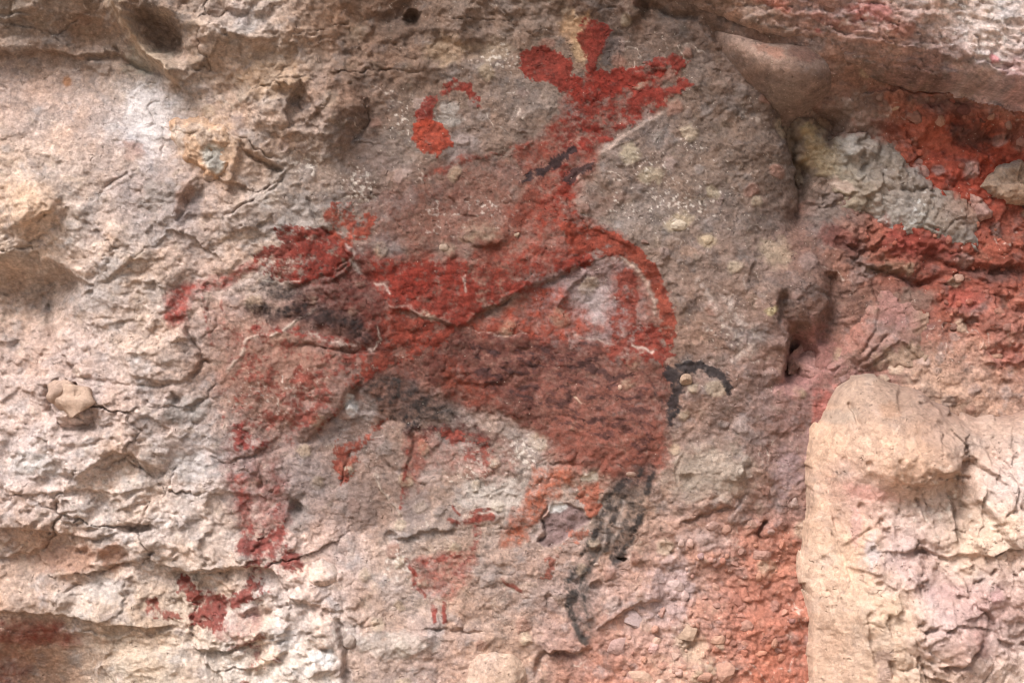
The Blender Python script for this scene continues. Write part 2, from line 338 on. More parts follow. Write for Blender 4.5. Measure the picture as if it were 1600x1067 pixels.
# ------------------------------------------------------------------ materials
def rock_material(name, grain=0.30, bump=0.75, rough=0.92, source='tint', fine=520.0, specks=0.1, flakes=1.0):
    m = bpy.data.materials.new(name); m.use_nodes = True
    nt = m.node_tree; N = nt.nodes; L = nt.links
    b = N['Principled BSDF']; b.inputs['Roughness'].default_value = rough
    b.inputs['Specular IOR Level'].default_value = 0.18
    if source == 'tint':
        a = N.new('ShaderNodeAttribute'); a.attribute_name = 'tint'; base = a.outputs['Color']
    else:
        a = N.new('ShaderNodeObjectInfo'); base = a.outputs['Color']
    g = N.new('ShaderNodeNewGeometry')
    def noise(scale, det, rgh=0.6):
        n = N.new('ShaderNodeTexNoise'); n.inputs['Scale'].default_value = scale
        n.inputs['Detail'].default_value = det; n.inputs['Roughness'].default_value = rgh
        L.new(g.outputs['Position'], n.inputs['Vector']); return n
    n1 = noise(fine * 0.42, 5, 0.78); n2 = noise(90, 4, 0.7)
    mr = N.new('ShaderNodeMapRange'); mr.inputs[1].default_value = 0.25; mr.inputs[2].default_value = 0.75
    mr.inputs[3].default_value = 1 - grain; mr.inputs[4].default_value = 1 + grain
    L.new(n1.outputs['Fac'], mr.inputs[0])
    mr2 = N.new('ShaderNodeMapRange'); mr2.inputs[1].default_value = 0.3; mr2.inputs[2].default_value = 0.7
    mr2.inputs[3].default_value = 1 - grain * 0.7; mr2.inputs[4].default_value = 1 + grain * 0.7
    L.new(n2.outputs['Fac'], mr2.inputs[0])
    mul = N.new('ShaderNodeMath'); mul.operation = 'MULTIPLY'
    L.new(mr.outputs[0], mul.inputs[0]); L.new(mr2.outputs[0], mul.inputs[1])
    vm = N.new('ShaderNodeVectorMath'); vm.operation = 'SCALE'
    L.new(base, vm.inputs[0]); L.new(mul.outputs[0], vm.inputs['Scale'])
    # pale mineral specks
    v = N.new('ShaderNodeTexVoronoi'); v.inputs['Scale'].default_value = 260
    L.new(g.outputs['Position'], v.inputs['Vector'])
    sp = N.new('ShaderNodeMapRange'); sp.inputs[1].default_value = 0.30; sp.inputs[2].default_value = 0.16
    sp.inputs[3].default_value = 0; sp.inputs[4].default_value = 1
    L.new(v.outputs['Distance'], sp.inputs[0])
    sv = N.new('ShaderNodeSeparateColor'); L.new(v.outputs['Color'], sv.inputs[0])
    gt = N.new('ShaderNodeMath'); gt.operation = 'LESS_THAN'; gt.inputs[1].default_value = specks * 0.35
    L.new(sv.outputs[0], gt.inputs[0])
    sm = N.new('ShaderNodeMath'); sm.operation = 'MULTIPLY'; L.new(sp.outputs[0], sm.inputs[0]); L.new(gt.outputs[0], sm.inputs[1])
    sm2 = N.new('ShaderNodeMath'); sm2.operation = 'MULTIPLY'; L.new(sm.outputs[0], sm2.inputs[0]); sm2.inputs[1].default_value = 0.55
    mx = N.new('ShaderNodeMix'); mx.data_type = 'RGBA'
    L.new(sm2.outputs[0], mx.inputs[0]); L.new(vm.outputs[0], mx.inputs[6]); mx.inputs[7].default_value = (0.52, 0.44, 0.37, 1)
    L.new(mx.outputs[2], b.inputs['Base Color'])
    # flaked skin, hairline cracks and pits, on coordinates bent by noise so nothing runs straight
    def math_(op, a, b=None, clamp=False):
        n = N.new('ShaderNodeMath'); n.operation = op; n.use_clamp = clamp
        for k_, v_ in ((0, a), (1, b)):
            if v_ is None: continue
            if isinstance(v_, (int, float)): n.inputs[k_].default_value = v_
            else: L.new(v_, n.inputs[k_])
        return n.outputs[0]
    dn = noise(38, 3, 0.65); sub = N.new('ShaderNodeVectorMath'); sub.operation = 'SUBTRACT'; sub.inputs[1].default_value = (0.5, 0.5, 0.5)
    L.new(dn.outputs['Color'], sub.inputs[0])
    sc_ = N.new('ShaderNodeVectorMath'); sc_.operation = 'SCALE'; sc_.inputs['Scale'].default_value = 0.045; L.new(sub.outputs[0], sc_.inputs[0])
    ad = N.new('ShaderNodeVectorMath'); ad.operation = 'ADD'; L.new(g.outputs['Position'], ad.inputs[0]); L.new(sc_.outputs[0], ad.inputs[1])
    def voro(scale, feature='F1'):
        v_ = N.new('ShaderNodeTexVoronoi'); v_.feature = feature; v_.inputs['Scale'].default_value = scale; L.new(ad.outputs[0], v_.inputs['Vector']); return v_
    va = voro(60); vb = voro(130); vc = noise(13, 3, 0.6); vd = vb
    sa = N.new('ShaderNodeSeparateColor'); L.new(va.outputs['Color'], sa.inputs[0])
    sb = N.new('ShaderNodeSeparateColor'); L.new(vb.outputs['Color'], sb.inputs[0])
    sd2 = N.new('ShaderNodeSeparateColor'); L.new(vd.outputs['Color'], sd2.inputs[0])
    zone = noise(7, 2, 0.6); zr = N.new('ShaderNodeMapRange'); zr.inputs[1].default_value = 0.40; zr.inputs[2].default_value = 0.62; L.new(zone.outputs['Fac'], zr.inputs[0])
    zone2 = noise(10, 2, 0.6); zr2 = N.new('ShaderNodeMapRange'); zr2.inputs[1].default_value = 0.54; zr2.inputs[2].default_value = 0.66; L.new(zone2.outputs['Fac'], zr2.inputs[0])
    flake = math_('MULTIPLY', math_('ADD', math_('MULTIPLY', sa.outputs[0], 0.7), math_('MULTIPLY', sb.outputs[1], 0.4)), math_('ADD', math_('MULTIPLY', zr.outputs[0], 0.9), 0.1))
    crk = N.new('ShaderNodeMapRange'); crk.inputs[1].default_value = 0.0; crk.inputs[2].default_value = 0.010; L.new(math_('ABSOLUTE', math_('SUBTRACT', vc.outputs['Fac'], 0.5)), crk.inputs[0])
    crack = math_('SUBTRACT', 1.0, math_('MULTIPLY', math_('SUBTRACT', 1.0, crk.outputs[0]), zr2.outputs[0]))
    pr = N.new('ShaderNodeMapRange'); pr.inputs[1].default_value = 0.12; pr.inputs[2].default_value = 0.32; L.new(vd.outputs['Distance'], pr.inputs[0])
    pitm = math_('LESS_THAN', sd2.outputs[2], 0.16)
    pit_h = math_('SUBTRACT', 1.0, math_('MULTIPLY', math_('SUBTRACT', 1.0, pr.outputs[0]), pitm))
    # the flakes differ a little in tone
    tone = N.new('ShaderNodeMapRange'); tone.inputs[3].default_value = 1 - flakes * 0.20; tone.inputs[4].default_value = 1 + flakes * 0.20
    L.new(math_('ADD', math_('MULTIPLY', sa.outputs[1], 0.5), math_('MULTIPLY', sb.outputs[0], 0.5)), tone.inputs[0])
    vt = N.new('ShaderNodeVectorMath'); vt.operation = 'SCALE'; L.new(mx.outputs[2], vt.inputs[0]); L.new(tone.outputs[0], vt.inputs['Scale'])
    L.new(vt.outputs[0], b.inputs['Base Color'])
    total = None
    for hsock, amt in ((flake, 0.0030 * flakes), (pit_h, 0.0036 * flakes), (n1.outputs['Fac'], 0.0048 * bump)):
        t_ = math_('MULTIPLY', hsock, amt)
        total = t_ if total is None else math_('ADD', total, t_)
    bb = N.new('ShaderNodeBump'); bb.inputs['Strength'].default_value = 0.9; bb.inputs['Distance'].default_value = 1.0
    L.new(total, bb.inputs['Height']); L.new(bb.outputs[0], b.inputs['Normal'])
    return m

M_ROCK = rock_material('weathered_tuff')
M_PAINT = rock_material('ochre_pigment_on_rock', grain=0.30, bump=0.7, specks=0.02)
M_BOULDER = rock_material('pale_boulder_rock', grain=0.16, bump=0.6, specks=0.1, flakes=1.15)
M_CRUST = rock_material('mineral_crust', grain=0.16, bump=0.6)
M_STONE = rock_material('pebble_rock', grain=0.25, bump=0.6, source='object', specks=0.1, flakes=0.5)

# ------------------------------------------------------------------ the rock face
def lines_axis(lo, a, b, hi, step):
    core = np.arange(a, b + 0.1, step)
    def grow(start, end, sg):
        out = []; x = start; st = step
        while (x - end) * sg < 0:
            st = min(st * 1.065, 15); x += st * sg; out.append(x)
        return out
    return np.array(grow(a, lo, -1)[::-1] + core.tolist() + grow(b, hi, 1))

xs = lines_axis(-750, -24, 1624, 2350, 1.62)
ys = lines_axis(-640, -24, 1091, 1500, 1.62)
F = Field(xs, ys)
X, Y, X0, Y0 = F.X, F.Y, F.X0, F.Y0

def region(pts, soft, rag=30):
    _, d = F.poly(pts, soft, X=X, Y=Y)
    return sstep(-soft, soft, d + rag * fbm(X0, Y0, 60, 3, 301))
W_LEFT = region([(-900,90),(260,90),(290,150),(440,240),(470,320),(400,390),(330,500),(330,640),(470,720),(540,800),(560,960),(540,1600),(-900,1600)], 36)
W_RED1 = region([(1262,330),(1300,240),(1340,140),(2500,130),(2500,640),(1600,590),(1500,560),(1440,440),(1320,420)], 16, 16)
W_RED2 = region([(860,1600),(900,1040),(980,970),(1050,880),(1130,820),(1270,790),(1320,1600)], 22)
W_RED = np.maximum(W_RED1, W_RED2)
W_TOP = region([(-900,-900),(2500,-900),(1300,0),(900,20),(640,120),(540,260),(440,230),(270,90),(-900,84)], 30)
W_CEN = np.clip(1 - np.maximum(np.maximum(W_LEFT, W_RED), W_TOP), 0, 1)

def terraces(n, k, sharp=0.16):
    v = n * k; b = np.floor(v); f = v - b
    return (b + sstep(0.5 - sharp, 0.5 + sharp, f)) / k

n_big = fbm(X, Y * f32(1.25), 150, 5, 1)
n_mid = fbm(X, Y * f32(1.2), 55, 4, 11)
rid = fbm(X, Y * f32(1.3), 80, 5, 21, kind='r')
bil = fbm(X, Y, 26, 4, 31, kind='b')
gr1 = fbm(X0, Y0, 9, 3, 61, gain=0.65)
gr2 = fbm(X0, Y0, 4.2, 2, 67)
CALM = np.clip(sample(tps([(x, y, v) for x, y, v in [(-800,-600,1),(2300,-600,1),(-800,1500,1),(2300,1500,1),(130,180,0.2),(230,190,0.25),(60,150,0.25),(130,260,0.4),(60,50,0.5),(300,60,0.7),(420,100,1),(520,60,0.8),(330,340,0.9),(180,360,0.8),(60,330,0.9),(240,450,0.9),(60,460,0.9),(150,500,0.7),(230,560,1),(60,680,0.9),(160,680,1.0),(300,690,1.1),(180,770,1.1),(60,800,1.0),(60,860,0.7),(230,850,1.1),(350,860,1.1),(150,930,1.1),(60,990,0.5),(200,990,0.5),(350,1010,1),(460,960,0.9),(430,580,0.8),(450,780,0.8),(700,60,0.8),(700,200,0.7),(1000,250,0.7),(1150,400,0.8),(800,400,0.8),(900,620,0.7),(1100,640,0.8),(700,750,0.9),(750,900,1.1),(620,1000,0.7),(900,950,1),(1150,950,1.1),(1450,300,1)]], 30), X, Y), 0.2, 1.4)
dh = W_LEFT * (n_big * 15 + terraces(n_mid + 0.35 * rid, 2.0, 0.2) * 9 + rid * 3 + bil * 1.2)
dh += W_TOP * (n_big * 16 + terraces(n_mid * 0.8 + 0.4 * rid, 1.8, 0.2) * 9 + rid * 3 + bil * 2.2)
dh += W_CEN * (n_big * 11 + terraces(n_mid, 2.0, 0.3) * 5 + rid * 2.0 + bil * 2.4)
dh += W_RED * (n_big * 12 + n_mid * 8 + bil * 4) + W_RED1 * (terraces(n_mid + 0.4 * rid, 2.2) * 12)
# rounded clasts set in the matrix
f1, f2, cid, ox, oy = worley(X, Y, 40, 3)
keep = (RND[cid, 2] < 0.34) * np.clip(W_CEN + W_RED * 1.2 + 0.3 * W_TOP, 0, 1)
rad = 0.22 + 0.26 * RND[cid, 3]
CLAST = keep * sstep(rad, rad * 0.55, f1)
dh += CLAST * 3.2 * (1 - 0.4 * W_RED)
CLAST_ID = cid
g1, g2, gid, _, _ = worley(X0, Y0, 11, 5)
dh += (0.4 + 0.6 * W_RED) * (RND[gid, 2] < 0.6) * np.clip(1 - (g1 / 0.55) ** 2, 0, 1) * (1.2 + 0.8 * W_RED)
# spalled plates and the cracks between them
c1, c2, kid, kx, ky = worley(X + n_mid * 30, Y * f32(1.35) + rid * 16, 115, 9)
edge = c2 - c1
cm = sstep(0.02, 0.22, fbm(X0, Y0, 120, 3, 77)) * (0.35 + 0.65 * np.maximum(W_LEFT, W_TOP))
dh -= cm * 6 * np.exp(-(edge / 0.018) ** 2)
dh += ((RND[kid, 2] - 0.5) * 13 + (RND[kid, 0] - 0.5) * kx * 16 + (RND[kid, 1] - 0.5) * ky * 16) * np.maximum(W_LEFT, 0.55 * W_TOP) * sstep(0, 0.05, edge)
p1, p2, pid, px_, py_ = worley(X, Y * f32(1.2), 48, 13)
dh += np.maximum(W_LEFT, 0.5 * W_TOP) * ((RND[pid, 0] - 0.5) * px_ * 11 + (RND[pid, 1] - 0.5) * py_ * 11) * 0.6 * sstep(0, 0.2, p2 - p1)
# pits
q1, q2, qid, _, _ = worley(X, Y, 33, 17)
pit = (RND[qid, 3] < 0.2) * W_LEFT * sstep(-0.1, 0.3, fbm(X0, Y0, 140, 2, 83))
dh -= pit * 9 * sstep(0.34, 0.12, q1)
LUMP = fbm(X, Y * f32(1.15), 135, 4, 25, 0.55, kind='b')
dh += LUMP * (20 * W_LEFT + 24 * W_TOP + 12 * W_CEN + 14 * W_RED)
t1, t2, tid, tx, ty = worley(X + gr1 * 3, Y * f32(1.2) + gr1 * 3, 21, 19)
FLK = sstep(-0.15, 0.25, fbm(X0, Y0, 95, 3, 89))
dh += ((RND[tid, 2] - 0.5) * 1.8 + (RND[tid, 0] - 0.5) * tx * 3.6 + (RND[tid, 1] - 0.5) * ty * 3.6) * FLK * (W_LEFT + 0.9 * W_TOP + 0.6 * W_CEN + 0.6 * W_RED)
gr3 = fbm(X0, Y0, 14, 4, 63, 0.7, kind='b')
amp = np.clip(0.8 + 0.5 * fbm(X0, Y0, 220, 2, 87), 0.4, 1.3) * CALM
dh = dh * amp * 1.25 + (gr1 * 0.8 + gr3 * 0.9) * (0.6 + 0.4 * CALM) + gr2 * 0.6
F.h += dh

# --- carved by hand: folds, ledges, hollows, cracks
F.ledge([(-60,82),(0,86),(60,84),(120,90),(175,84),(230,100)], 16, 60, -1)
F.ridge([(176,-10),(200,40),(240,90),(285,137)], 46, 16); F.ledge([(168,-30),(200,42),(242,96),(290,142),(318,160)], 32, 90, -1, 4); F.blob(150,62,70,34,-22,20); F.blob(200,130,60,50,-10); F.blob(255,72,30,60,-26,-34); F.ridge([(214,4),(260,26),(310,40),(360,58),(430,66)],22,14)
F.crack([(168,70),(200,96),(245,118),(288,140)], 12, 4)
F.blob(245,55,36,58,-26,-30)
F.ledge([(300,30),(350,50),(400,70),(440,60)], 12, 40, -1)
F.crack([(300,28),(345,45),(372,62)], 8, 3)
F.blob(25,16,44,22,12,0,flat=0.7); F.crack([(-5,24),(30,24),(52,24),(66,10)],8,3)
F.blob(28,74,34,14,12)
F.crack([(248,156),(230,166),(234,180),(238,194),(224,200)], 5, 1.6)
F.crack([(250,200),(256,230),(250,246)], 4, 1.6)
F.crack([(383,216),(380,232),(395,245),(420,260),(446,268)], 10, 3)
F.plate([(374,232),(396,240),(442,268),(420,300),(370,310),(352,296),(366,262)], -13, 5)
F.crack([(356,362),(354,334),(378,318),(402,310),(425,302),(446,282)], 8, 2.6)
F.ledge([(356,362),(354,334),(402,310),(446,282)], 8, 46, 1)
F.crack([(154,322),(156,300),(172,280),(206,268)], 5, 2.2); F.ledge([(154,322),(158,296),(206,268)], 5, 30, 1)
F.plate([(470,130),(486,156),(512,194),(492,209),(452,198),(445,176),(458,150)], -15, 4, (0.16,0.06))
F.ledge([(470,130),(446,172),(450,200)], 9, 26, 1)
F.blob(512,176,66,62,13); F.blob(585,235,70,50,-9)
F.blob(645,30,17,15,-30,p=0.8); F.blob(632,20,30,20,-10)
F.blob(300,322,24,38,-11,20,flat=0.6); F.crack([(284,300),(290,330),(276,352)],6,2.5)
F.blob(55,325,58,44,18,-30); F.ledge([(104,300),(82,330),(40,352),(10,356)], 15, 50, 1)
F.blob(45,450,80,58,-42,10,p=1.2); F.crack([(66,470),(76,494),(80,530)], 14, 6); F.blob(92,440,30,20,-13)
F.blob(122,668,34,26,-18); F.crack([(76,600),(72,640),(96,672),(140,668),(154,630)], 12, 5); F.crack([(80,530),(100,570),(112,590),(150,596)], 6, 2.4)
F.plate([(196,548),(256,540),(286,512),(300,520),(318,562),(300,590),(250,602),(205,580)], 8, 4)
F.crack([(286,512),(304,532),(318,566),(332,566)], 14, 3); F.crack([(318,566),(298,592)], 9, 3)
F.blob(262,630,9,20,7,10); F.blob(276,610,12,7,5)
F.crack([(150,595),(200,600),(250,606),(282,600)], 4, 2)
F.ledge([(120,470),(160,440),(210,410),(270,400)], 7, 40, -1)
F.ledge([(196,550),(222,552),(255,550)], 6, 18, -1)
F.ledge([(112,752),(130,742),(160,722),(178,706),(205,708),(222,728),(232,750)], 15, 34, -1)
F.blob(190,738,40,24,-16,-20); F.blob(226,742,10,12,-9)
F.ledge([(20,776),(70,768),(130,764),(200,768),(250,760)], 7, 26, -1)
F.ledge([(-30,822),(40,826),(90,830),(150,838),(210,826),(250,822)], 13, 40, -1)
F.blob(70,862,100,34,-12,6); F.blob(213,826,34,9,-18,flat=0.5); F.crack([(170,830),(200,826),(240,824)], 9, 3.5)
F.blob(222,848,44,20,8); F.blob(180,880,30,30,-11,30)
F.blob(225,788,20,12,-9); F.ledge([(196,800),(214,788),(238,784)], 7, 20, -1)
F.ledge([(248,890),(280,892),(330,894),(380,884),(440,890)], 15, 26, -1)
F.ledge([(-30,954),(40,958),(110,962),(200,976),(300,980)], 15, 40, -1)
F.blob(124,914,8,24,-9,24); F.blob(100,935,22,16,9); F.crack([(88,946),(104,928),(126,906)],6,3)
F.ledge([(312,1014),(340,1018),(380,1004),(420,990)], 13, 26, -1); F.crack([(305,1020),(340,1022),(400,1000)],6,3)
F.ledge([(150,1060),(160,1036),(200,1028),(260,1016),(310,1012)], 14, 46, 1)
F.crack([(530,962),(534,990),(541,1020),(540,1080)], 15, 4.5); F.plate([(470,980),(520,966),(540,1000),(542,1080),(478,1080),(490,1040)], 13, 8)
F.plate([(482,1010),(510,1014),(528,1016),(524,1036),(500,1042)], -7, 3)
F.crack([(484,1000),(502,1016),(526,1014)],6,2.4)
F.blob(463,794,15,14,-17); F.blob(470,845,9,8,-8); F.blob(408,755,5,14,-8,20); F.blob(466,815,22,34,-5)
F.blob(330,740,34,40,7,-20); F.ledge([(300,740),(312,712),(340,708)], 4, 20, 1)
# the swelling above and below the left arm, the crease under the brown lump
F.ledge([(470,694),(500,672),(530,640),(558,604),(570,590)], 16, 70, -1); F.crack([(462,700),(500,672),(535,634),(566,596)], 6, 6)
F.ledge([(470,540),(520,548),(566,556),(596,552)], 11, 40, 1); F.crack([(460,540),(510,546),(560,552)],6,4)
F.crack([(440,455),(480,446),(520,430),(560,400)],4,4)
F.ridge([(352,590),(372,560),(386,528),(402,524),(440,518),(470,500),(496,484)], 3, 2.2)
F.crack([(536,384),(548,404),(526,414)], 5, 2)
F.ledge([(500,446),(528,436),(548,416),(552,380)], 7, 36, -1)
F.crack([(480,300),(488,330),(500,356),(524,372)], 7, 3)
# the fold across the middle
F.ledge([(716,520),(750,494),(800,462),(850,442),(900,420),(950,400)], 10, 60, -1)
F.crack([(720,516),(760,488),(820,452),(880,430),(940,402)], 3.5, 3.5)
F.ledge([(600,482),(640,482),(672,496),(694,508),(730,514)], 7, 30, -1); F.ledge([(730,516),(830,526),(950,540),(1050,560),(1090,562)], 4, 30, 1)
F.blob(925,470,54,40,-7,-20); F.ledge([(870,490),(890,450),(920,420)], 6, 22, -1)
F.blob(745,372,30,18,6,20,flat=0.6); F.blob(768,366,28,22,5,flat=0.6)
F.ledge([(788,200),(810,180),(840,172),(875,165)], 5, 24, 1); F.ridge([(812,206),(830,205),(832,222),(818,236)],3,2.2)
F.ledge([(880,300),(930,246),(980,208),(1040,170)], 6, 30, 1); F.ledge([(893,306),(905,340),(950,370),(1000,400)], 4, 26, -1)
F.crack([(700,300),(720,330),(760,345)],4,3)
F.ledge([(540,620),(560,640),(604,652)], 9, 26, 1); F.plate([(600,664),(640,660),(640,700),(632,730),(610,730),(590,700)], 7, 4)
F.blob(560,790,34,44,7,10); F.crack([(528,760),(540,730),(545,700)],5,2.5); F.ridge([(585,740),(600,770),(632,806)],3,2.5)
F.ledge([(600,850),(640,838),(680,826),(720,828)], 9, 30, -1); F.blob(612,840,14,10,-10)
F.plate([(865,788),(880,786),(908,796),(918,812),(900,826),(878,850),(850,854),(842,846),(852,832),(846,818)], -8, 3)
F.crack([(840,852),(856,838),(850,820),(846,808),(860,790)], 8, 2)
F.crack([(858,722),(880,724),(902,730)],5,2.4); F.blob(918,732,20,14,4,flat=.7)
F.blob(930,912,14,10,-10,flat=0.5); F.blob(924,914,16,12,4); F.blob(972,874,9,5,-16,flat=0.4); F.crack([(850,936),(864,928)],6,4)
F.ledge([(536,984),(600,978),(660,986),(740,992),(840,994),(900,1000)], 12, 36, 1); F.crack([(560,976),(640,984),(760,990)],6,3)
F.ridge([(545,990),(600,1010),(680,1000)],8,16)
F.ledge([(852,1022),(870,1016),(900,1024),(930,1010)], 12, 30, -1); F.crack([(838,1067),(846,1030),(852,1018),(890,1026),(930,1008)], 11, 4)
F.ledge([(930,988),(960,962),(1000,940),(1040,936)], 10, 40, -1); F.ledge([(1060,812),(1090,806),(1120,796),(1160,790)], 6, 30, -1)
F.crack([(1060,815),(1100,805),(1150,790),(1175,770)],5,2.5); F.blob(1100,745,80,55,5,flat=.75); F.blob(1072,748,14,9,-8); F.blob(1158,735,10,10,5,flat=.6)
F.plate([(1050,740),(1046,722),(1066,712)],4,3)
F.crack([(1190,850),(1185,838),(1190,824),(1202,812)], 18, 4.5); F.blob(1204,828,16,14,6)
# the crevice between the painted wall and the red bed, and the knob on it
F.crack([(1090,22),(1130,66),(1170,112),(1205,150),(1236,190),(1246,232),(1252,262),(1256,300),(1250,330)], 18, 9); F.crack([(1225,170),(1244,215),(1254,270),(1252,340),(1262,380)], 30, 20); F.blob(1280,192,50,24,-46)
F.ledge([(1232,200),(1244,250),(1250,300),(1248,340)], 16, 40, 1)
F.blob(1246,470,64,84,22,18); F.crack([(1300,420),(1306,460),(1296,510),(1270,540)],22,12); F.plate([(1246,470),(1268,446),(1288,456),(1284,478),(1262,492)], -6, 6)
F.crack([(1222,452),(1230,500),(1244,530),(1240,570),(1226,610)], 30, 9); F.blob(1250,556,28,56,-44)
F.ledge([(1232,520),(1238,560),(1226,604)], 13, 40, 1)
F.crack([(1000,-10),(1010,10),(1050,20),(1100,30)], 14, 6); F.blob(1004,14,10,20,-20,-30); F.ledge([(960,10),(985,30),(1000,24)],9,30,-1)
F.ledge([(1180,250),(1150,290),(1170,340),(1200,380)],5,40,-1)
# red bed
F.crack([(1350,416),(1400,432),(1440,446),(1480,430)], 12, 6); F.blob(1520,505,24,14,-18,flat=.5); F.ledge([(1330,400),(1380,428),(1440,440)],12,30,-1)
F.crack([(1440,400),(1500,415),(1560,424),(1600,420)], 12, 7); F.blob(1525,216,36,18,-16); F.blob(1500,190,22,20,-12,-40)
F.crack([(1300,380),(1340,392),(1390,386)],9,5)
F.ledge([(1340,150),(1400,142),(1470,146),(1560,150)],10,30,1); F.blob(1545,200,22,16,-12)
F.crack([(1360,430),(1372,480),(1364,520),(1330,570)],7,3)
F.ledge([(1180,400),(1170,440),(1190,470)],5,30,1)

# --- the rock's colours, the base map carrying some shade
cw = fbm(X0, Y0, 45, 4, 401) * 26; cw2 = fbm(X0, Y0, 45, 4, 409) * 26
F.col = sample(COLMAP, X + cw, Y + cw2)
def vary(col, X0, Y0, a=1.0, seed=0):
    n1 = fbm(X0, Y0, 34, 5, 421 + seed, 0.6)[..., None]; n2 = fbm(X0, Y0, 60, 4, 431 + seed, 0.6)[..., None]; n3 = fbm(X0, Y0, 7, 3, 441 + seed, 0.7)[..., None]
    n4 = fbm(X0, Y0, 3.4, 2, 451 + seed)[..., None]
    col = col * (1 + a * (0.40 * n1 + 0.42 * n3 + 0.16 * n4))
    col = col * (1 + a * n2 * np.array([0.13, -0.02, -0.15], f32))
    m1 = sstep(0.12, 0.40, fbm(X0, Y0, 52, 5, 481 + seed, 0.6))[..., None] * f32(0.32 * a)
    lum = (col @ np.array([0.3, 0.5, 0.2], f32))[..., None]
    col = col * (1 - m1) + lum * np.array([0.93, 0.93, 0.96], f32) * m1            # grey bloom
    m2 = sstep(0.16, 0.42, fbm(X0, Y0, 30, 5, 491 + seed, 0.6))[..., None] * f32(0.26 * a)
    col = col * (1 - m2) + lum * np.array([1.30, 1.0, 0.74], f32) * m2             # ochre stain
    m3 = sstep(0.16, 0.42, fbm(X0, Y0, 44, 5, 497 + seed, 0.6))[..., None] * f32(0.4 * a)
    col = col * (1 - m3) + lum * np.array([0.98, 0.80, 0.76], f32) * m3            # mauve stain
    return np.clip(col, 0.01, 0.8).astype(f32)
F.col = vary(F.col, X0, Y0)
# pale hairline veins of calcite, and darker mineral bloom
vn = np.abs(fbm(X, Y, 75, 3, 461)); vm_ = sstep(0.0, 0.3, fbm(X0, Y0, 90, 3, 467)) * sstep(-0.2, 0.3, fbm(X0, Y0, 8, 2, 469))
m_ = (np.exp(-(vn / 0.014) ** 2) * vm_ * 0.6)[..., None]
F.col = F.col * (1 - m_) + alb((222,202,186)) * m_
db = (sstep(0.12, 0.42, fbm(X0, Y0, 26, 5, 471, 0.65)) * (0.22 + 0.2 * W_CEN))[..., None]
F.col = F.col * (1 - db) + F.col * np.array([0.66, 0.66, 0.70], f32) * db
# clasts in the matrix have colours of their own
PALETTE = np.array([alb(c) for c in [(186,160,128),(176,150,140),(150,124,116),(196,174,146),(160,110,92),(142,128,122)]])
cc = PALETTE[(CLAST_ID * 7) % 6]
mk = (CLAST * 0.5)[..., None]
F.col = F.col * (1 - mk) + cc * mk
gm = (sstep(0.5, 0.2, g1) * (RND[gid, 3] < 0.3) * (0.15 + 0.5 * W_RED))[..., None]
F.col = F.col * (1 - gm) + F.col * (0.55 + 1.1 * RND[gid, 0])[..., None] * gm
F.tint_blob(232,182,34,52,(212,200,197),0.8,-14); F.tint_blob(228,96,40,26,(150,140,124),0.7); F.tint_line([(176,-10),(200,40),(240,90),(285,137)],(190,160,132),11,0.8); F.tint_blob(108,126,9,10,(165,112,74),0.9); F.tint_blob(208,236,22,16,(160,112,94),0.6)  # diagonal ridge line tinted pale to look lit
F.tint_blob(245,312,34,30,(150,136,128),0.8); F.tint_blob(298,322,20,34,(140,122,116),0.8,20); F.tint_blob(286,308,14,28,(176,134,112),0.6,20); F.tint_blob(200,250,30,20,(185,160,145),0.4)
F.tint_blob(470,330,40,40,(158,146,140),0.7); F.tint_blob(150,470,36,30,(170,156,150),0.6); F.tint_blob(238,452,20,24,(168,152,144),0.5); F.tint_blob(40,720,36,22,(192,184,180),0.7)
F.tint_blob(300,730,40,30,(178,168,164),0.7); F.tint_blob(290,640,40,24,(160,150,144),0.7); F.tint_blob(465,806,26,38,(140,126,120),0.7); F.tint_blob(340,870,30,18,(182,160,148),0.5)
F.tint_blob(505,1026,24,14,(232,226,222),0.9); F.tint_blob(80,725,30,20,(190,182,178),0.5); F.tint_blob(160,915,40,14,(180,172,170),0.4)
F.tint_blob(330,230,50,50,(202,160,122),0.5); F.tint_blob(420,120,60,40,(190,152,116),0.5); F.tint_blob(50,320,50,40,(212,172,138),0.5)
F.tint_blob(900,44,30,26,(196,150,104),0.6); F.tint_blob(905,80,12,22,(196,156,112),0.6); F.tint_blob(700,80,40,26,(178,146,112),0.5); F.tint_blob(770,80,30,24,(164,142,118),0.5)
F.tint_blob(1060,349,22,15,(186,164,132),0.6,-20,0.5); F.tint_blob(1105,373,16,11,(182,158,124),0.5,0,0.5); F.tint_blob(985,240,18,18,(178,160,132),0.7); F.tint_blob(755,362,34,22,(180,162,132),0.65,20,0.4)
F.tint_blob(1015,275,20,14,(180,162,134),0.6); F.tint_blob(730,375,14,10,(180,160,128),0.7); F.tint_blob(700,388,16,12,(182,160,134),0.6); F.tint_blob(1208,490,12,8,(184,164,118),0.7); F.tint_blob(1115,300,14,12,(176,158,130),0.6)
F.tint_blob(925,475,44,34,(176,156,152),0.6); F.tint_blob(1210,395,30,26,(176,152,124),0.5); F.tint_blob(610,385,30,22,(128,112,110),0.6); F.tint_blob(560,400,12,12,(176,166,158),0.7)
F.tint_blob(718,228,40,30,(150,134,130),0.5); F.tint_blob(700,180,20,22,(178,168,160),0.7); F.tint_blob(600,240,50,36,(136,118,112),0.5)
F.tint_blob(1110,740,80,48,(176,158,140),0.6,0,0.4); F.tint_blob(820,690,40,20,(168,150,142),0.45,20); F.tint_blob(770,770,60,36,(192,180,170),0.5)
F.tint_blob(560,790,36,42,(140,118,110),0.6); F.tint_blob(650,790,22,36,(136,118,114),0.6); F.tint_poly([(865,788),(880,786),(908,796),(918,812),(900,826),(878,850),(850,854),(842,846),(852,832),(846,818)],(128,100,98),3,0.85)
